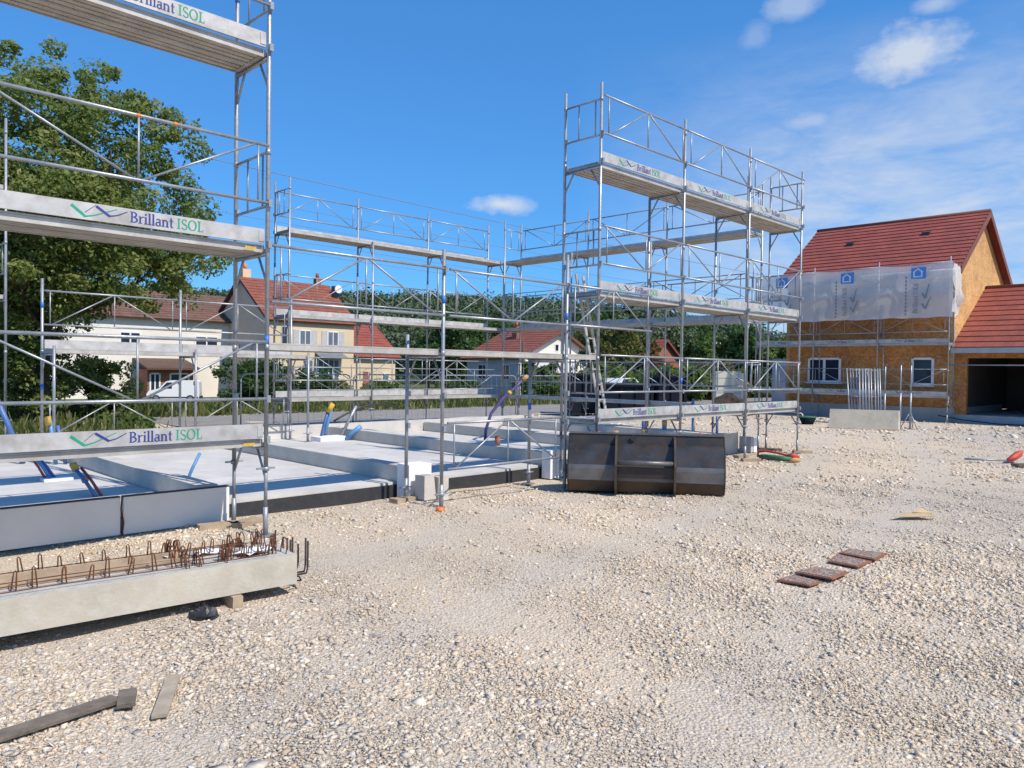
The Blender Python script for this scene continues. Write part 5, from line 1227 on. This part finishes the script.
    me.polygons.add(len(F)); me.polygons.foreach_set('loop_start', np.arange(0, 3*len(F), 3, dtype=np.int32)); me.update(calc_edges=True)
    at = me.attributes.new('tone', 'FLOAT_COLOR', 'FACE'); at.data.foreach_set('color', np.concatenate([C, np.ones((len(C), 1))], 1).astype(np.float32).ravel())
    me.materials.append(M['stone'])
    o = bpy.data.objects.new('gravel_stones', me); col.objects.link(o)
    tag(o, 'loose beige and grey limestone chippings covering the site', 'gravel', None, 'stuff')
    print('stones', len(F))
stones()

# ------------------------------------------------------------------ sky, sun, camera
S = Vector((.78, -.62, 0)).normalized(); EL = math.radians(50)
sv = Vector((S.x*math.cos(EL), S.y*math.cos(EL), math.sin(EL)))
sun = bpy.data.lights.new('sun', 'SUN'); sun.energy = 5.2; sun.angle = math.radians(.5); sun.color = (1, .90, .775)
so = bpy.data.objects.new('sun', sun); col.objects.link(so); so.rotation_euler = sv.to_track_quat('Z', 'Y').to_euler()
w = bpy.data.worlds.new('World'); scn.world = w; w.use_nodes = True
t = NT(w.node_tree); bg = w.node_tree.nodes['Background']; out = w.node_tree.nodes['World Output']
sky = t.new('ShaderNodeTexSky'); sky.sky_type = 'NISHITA'; sky.sun_disc = False; sky.sun_elevation = EL
sky.sun_rotation = math.atan2(S.x, S.y); sky.air_density = 1.0; sky.dust_density = .35; sky.ozone_density = 3.0; sky.altitude = 300
hsv = t.new('ShaderNodeHueSaturation'); hsv.inputs['Saturation'].default_value = 1.12; hsv.inputs['Value'].default_value = 1.0
t.link(sky.outputs[0], hsv.inputs['Color']); gm_ = t.new('ShaderNodeGamma'); gm_.inputs['Gamma'].default_value = .6; t.link(t.mix(1., hsv.outputs[0], (.66, .98, 1.24), 'MULTIPLY'), gm_.inputs['Color']); t.link(t.mix(1., gm_.outputs[0], (.70, 1.34, 1.95), 'MULTIPLY'), bg.inputs['Color']); bg.inputs['Strength'].default_value = .15
tc = t.new('ShaderNodeTexCoord').outputs['Generated']
nz1 = t.new('ShaderNodeTexNoise'); nz1.inputs['Scale'].default_value = 14; nz1.inputs['Detail'].default_value = 7; nz1.inputs['Roughness'].default_value = .6; t.link(tc, nz1.inputs['Vector'])
nfac = nz1.outputs['Fac']
fine = t.noise(t.vmul(tc, (1, 1, 2.2)), 34, 6, .6)
def puff(u, v, ru, rv, gain):                       # soft cumulus patch in a direction
    dx = (u-512)/760; dz = (370-v)/760; c = Vector((dx, 1, dz)).normalized()
    sb = t.new('ShaderNodeVectorMath', operation='SUBTRACT'); t.link(tc, sb.inputs[0]); sb.inputs[1].default_value = c
    ml = t.vmul(sb.outputs[0], (760/ru, 760/ru, 760/rv))
    ln = t.new('ShaderNodeVectorMath', operation='LENGTH'); t.link(ml, ln.inputs[0])
    dd = t.math('ADD', ln.outputs['Value'], t.math('MULTIPLY', t.math('SUBTRACT', nfac, .5), 1.6))
    dd = t.math('ADD', dd, t.math('MULTIPLY', t.math('SUBTRACT', fine, .5), .8))
    return t.math('MULTIPLY', t.ramp(dd, [(.25, 1.), (1.0, 0.)]), gain)
cl = puff(905, 49, 48, 26, .85)
for a_ in ((500, 205, 32, 13, .9), (785, 4, 24, 14, .45), (748, 36, 16, 14, .25), (930, 0, 22, 10, .5), (805, 118, 36, 10, .5), (1020, 285, 30, 20, .6)):
    cl = t.math('MAXIMUM', cl, puff(*a_))
# streaky high cloud low on the right
sp_ = t.new('ShaderNodeSeparateXYZ'); t.link(tc, sp_.inputs[0])
az = t.math('DIVIDE', sp_.outputs['X'], t.math('MAXIMUM', sp_.outputs['Y'], .05)); el_ = sp_.outputs['Z']
mk = t.math('MULTIPLY', t.ramp(t.math('MULTIPLY', az, 1.6), [(.12, 0.), (.62, 1.)]), t.ramp(el_, [(.0, .8), (.16, 1.), (.27, .7), (.40, 0.)]))
cir = t.noise(t.vmul(tc, (3, 3, 8)), 2.6, 8, .6, .5); cir2 = t.noise(t.vmul(tc, (8, 8, 30)), 3.5, 5, .6, .4)
ci = t.ramp(t.math('ADD', t.math('MULTIPLY', cir, .75), t.math('MULTIPLY', cir2, .25)), [(.30, .12), (.64, 1.)])
ci = t.math('MULTIPLY', t.math('MULTIPLY', ci, mk), .85)
cl = t.math('MAXIMUM', cl, ci)
bg2 = t.new('ShaderNodeBackground'); bg2.inputs['Color'].default_value = (.74, .81, .92, 1); bg2.inputs['Strength'].default_value = .92
mx = t.new('ShaderNodeMixShader'); t.link(cl, mx.inputs[0]); t.link(bg.outputs[0], mx.inputs[1]); t.link(bg2.outputs[0], mx.inputs[2]); t.link(mx.outputs[0], out.inputs['Surface'])

cam = bpy.data.cameras.new('camera'); co = bpy.data.objects.new('camera', cam); col.objects.link(co); scn.camera = co
cam.sensor_fit = 'HORIZONTAL'; cam.sensor_width = 36; cam.lens = 36*760/1024; cam.clip_start = .05; cam.clip_end = 8000
p = math.radians(1.05); r_ = math.radians(.8)
fw = Vector((0, math.cos(p), -math.sin(p))); up = Vector((0, math.sin(p), math.cos(p))); rt = Vector((1, 0, 0))
Rr = rt*math.cos(r_)+up*math.sin(r_); Uu = up*math.cos(r_)-rt*math.sin(r_)
co.matrix_world = Matrix(((Rr.x, Uu.x, -fw.x, 0), (Rr.y, Uu.y, -fw.y, 0), (Rr.z, Uu.z, -fw.z, 1.75), (0, 0, 0, 1)))
scn.view_settings.view_transform = 'Standard'; scn.view_settings.look = 'None'; scn.view_settings.exposure = 0; scn.view_settings.gamma = 1
scn.render.engine = 'CYCLES'; scn.cycles.use_denoising = True; scn.cycles.max_bounces = 6; scn.cycles.transparent_max_bounces = 8
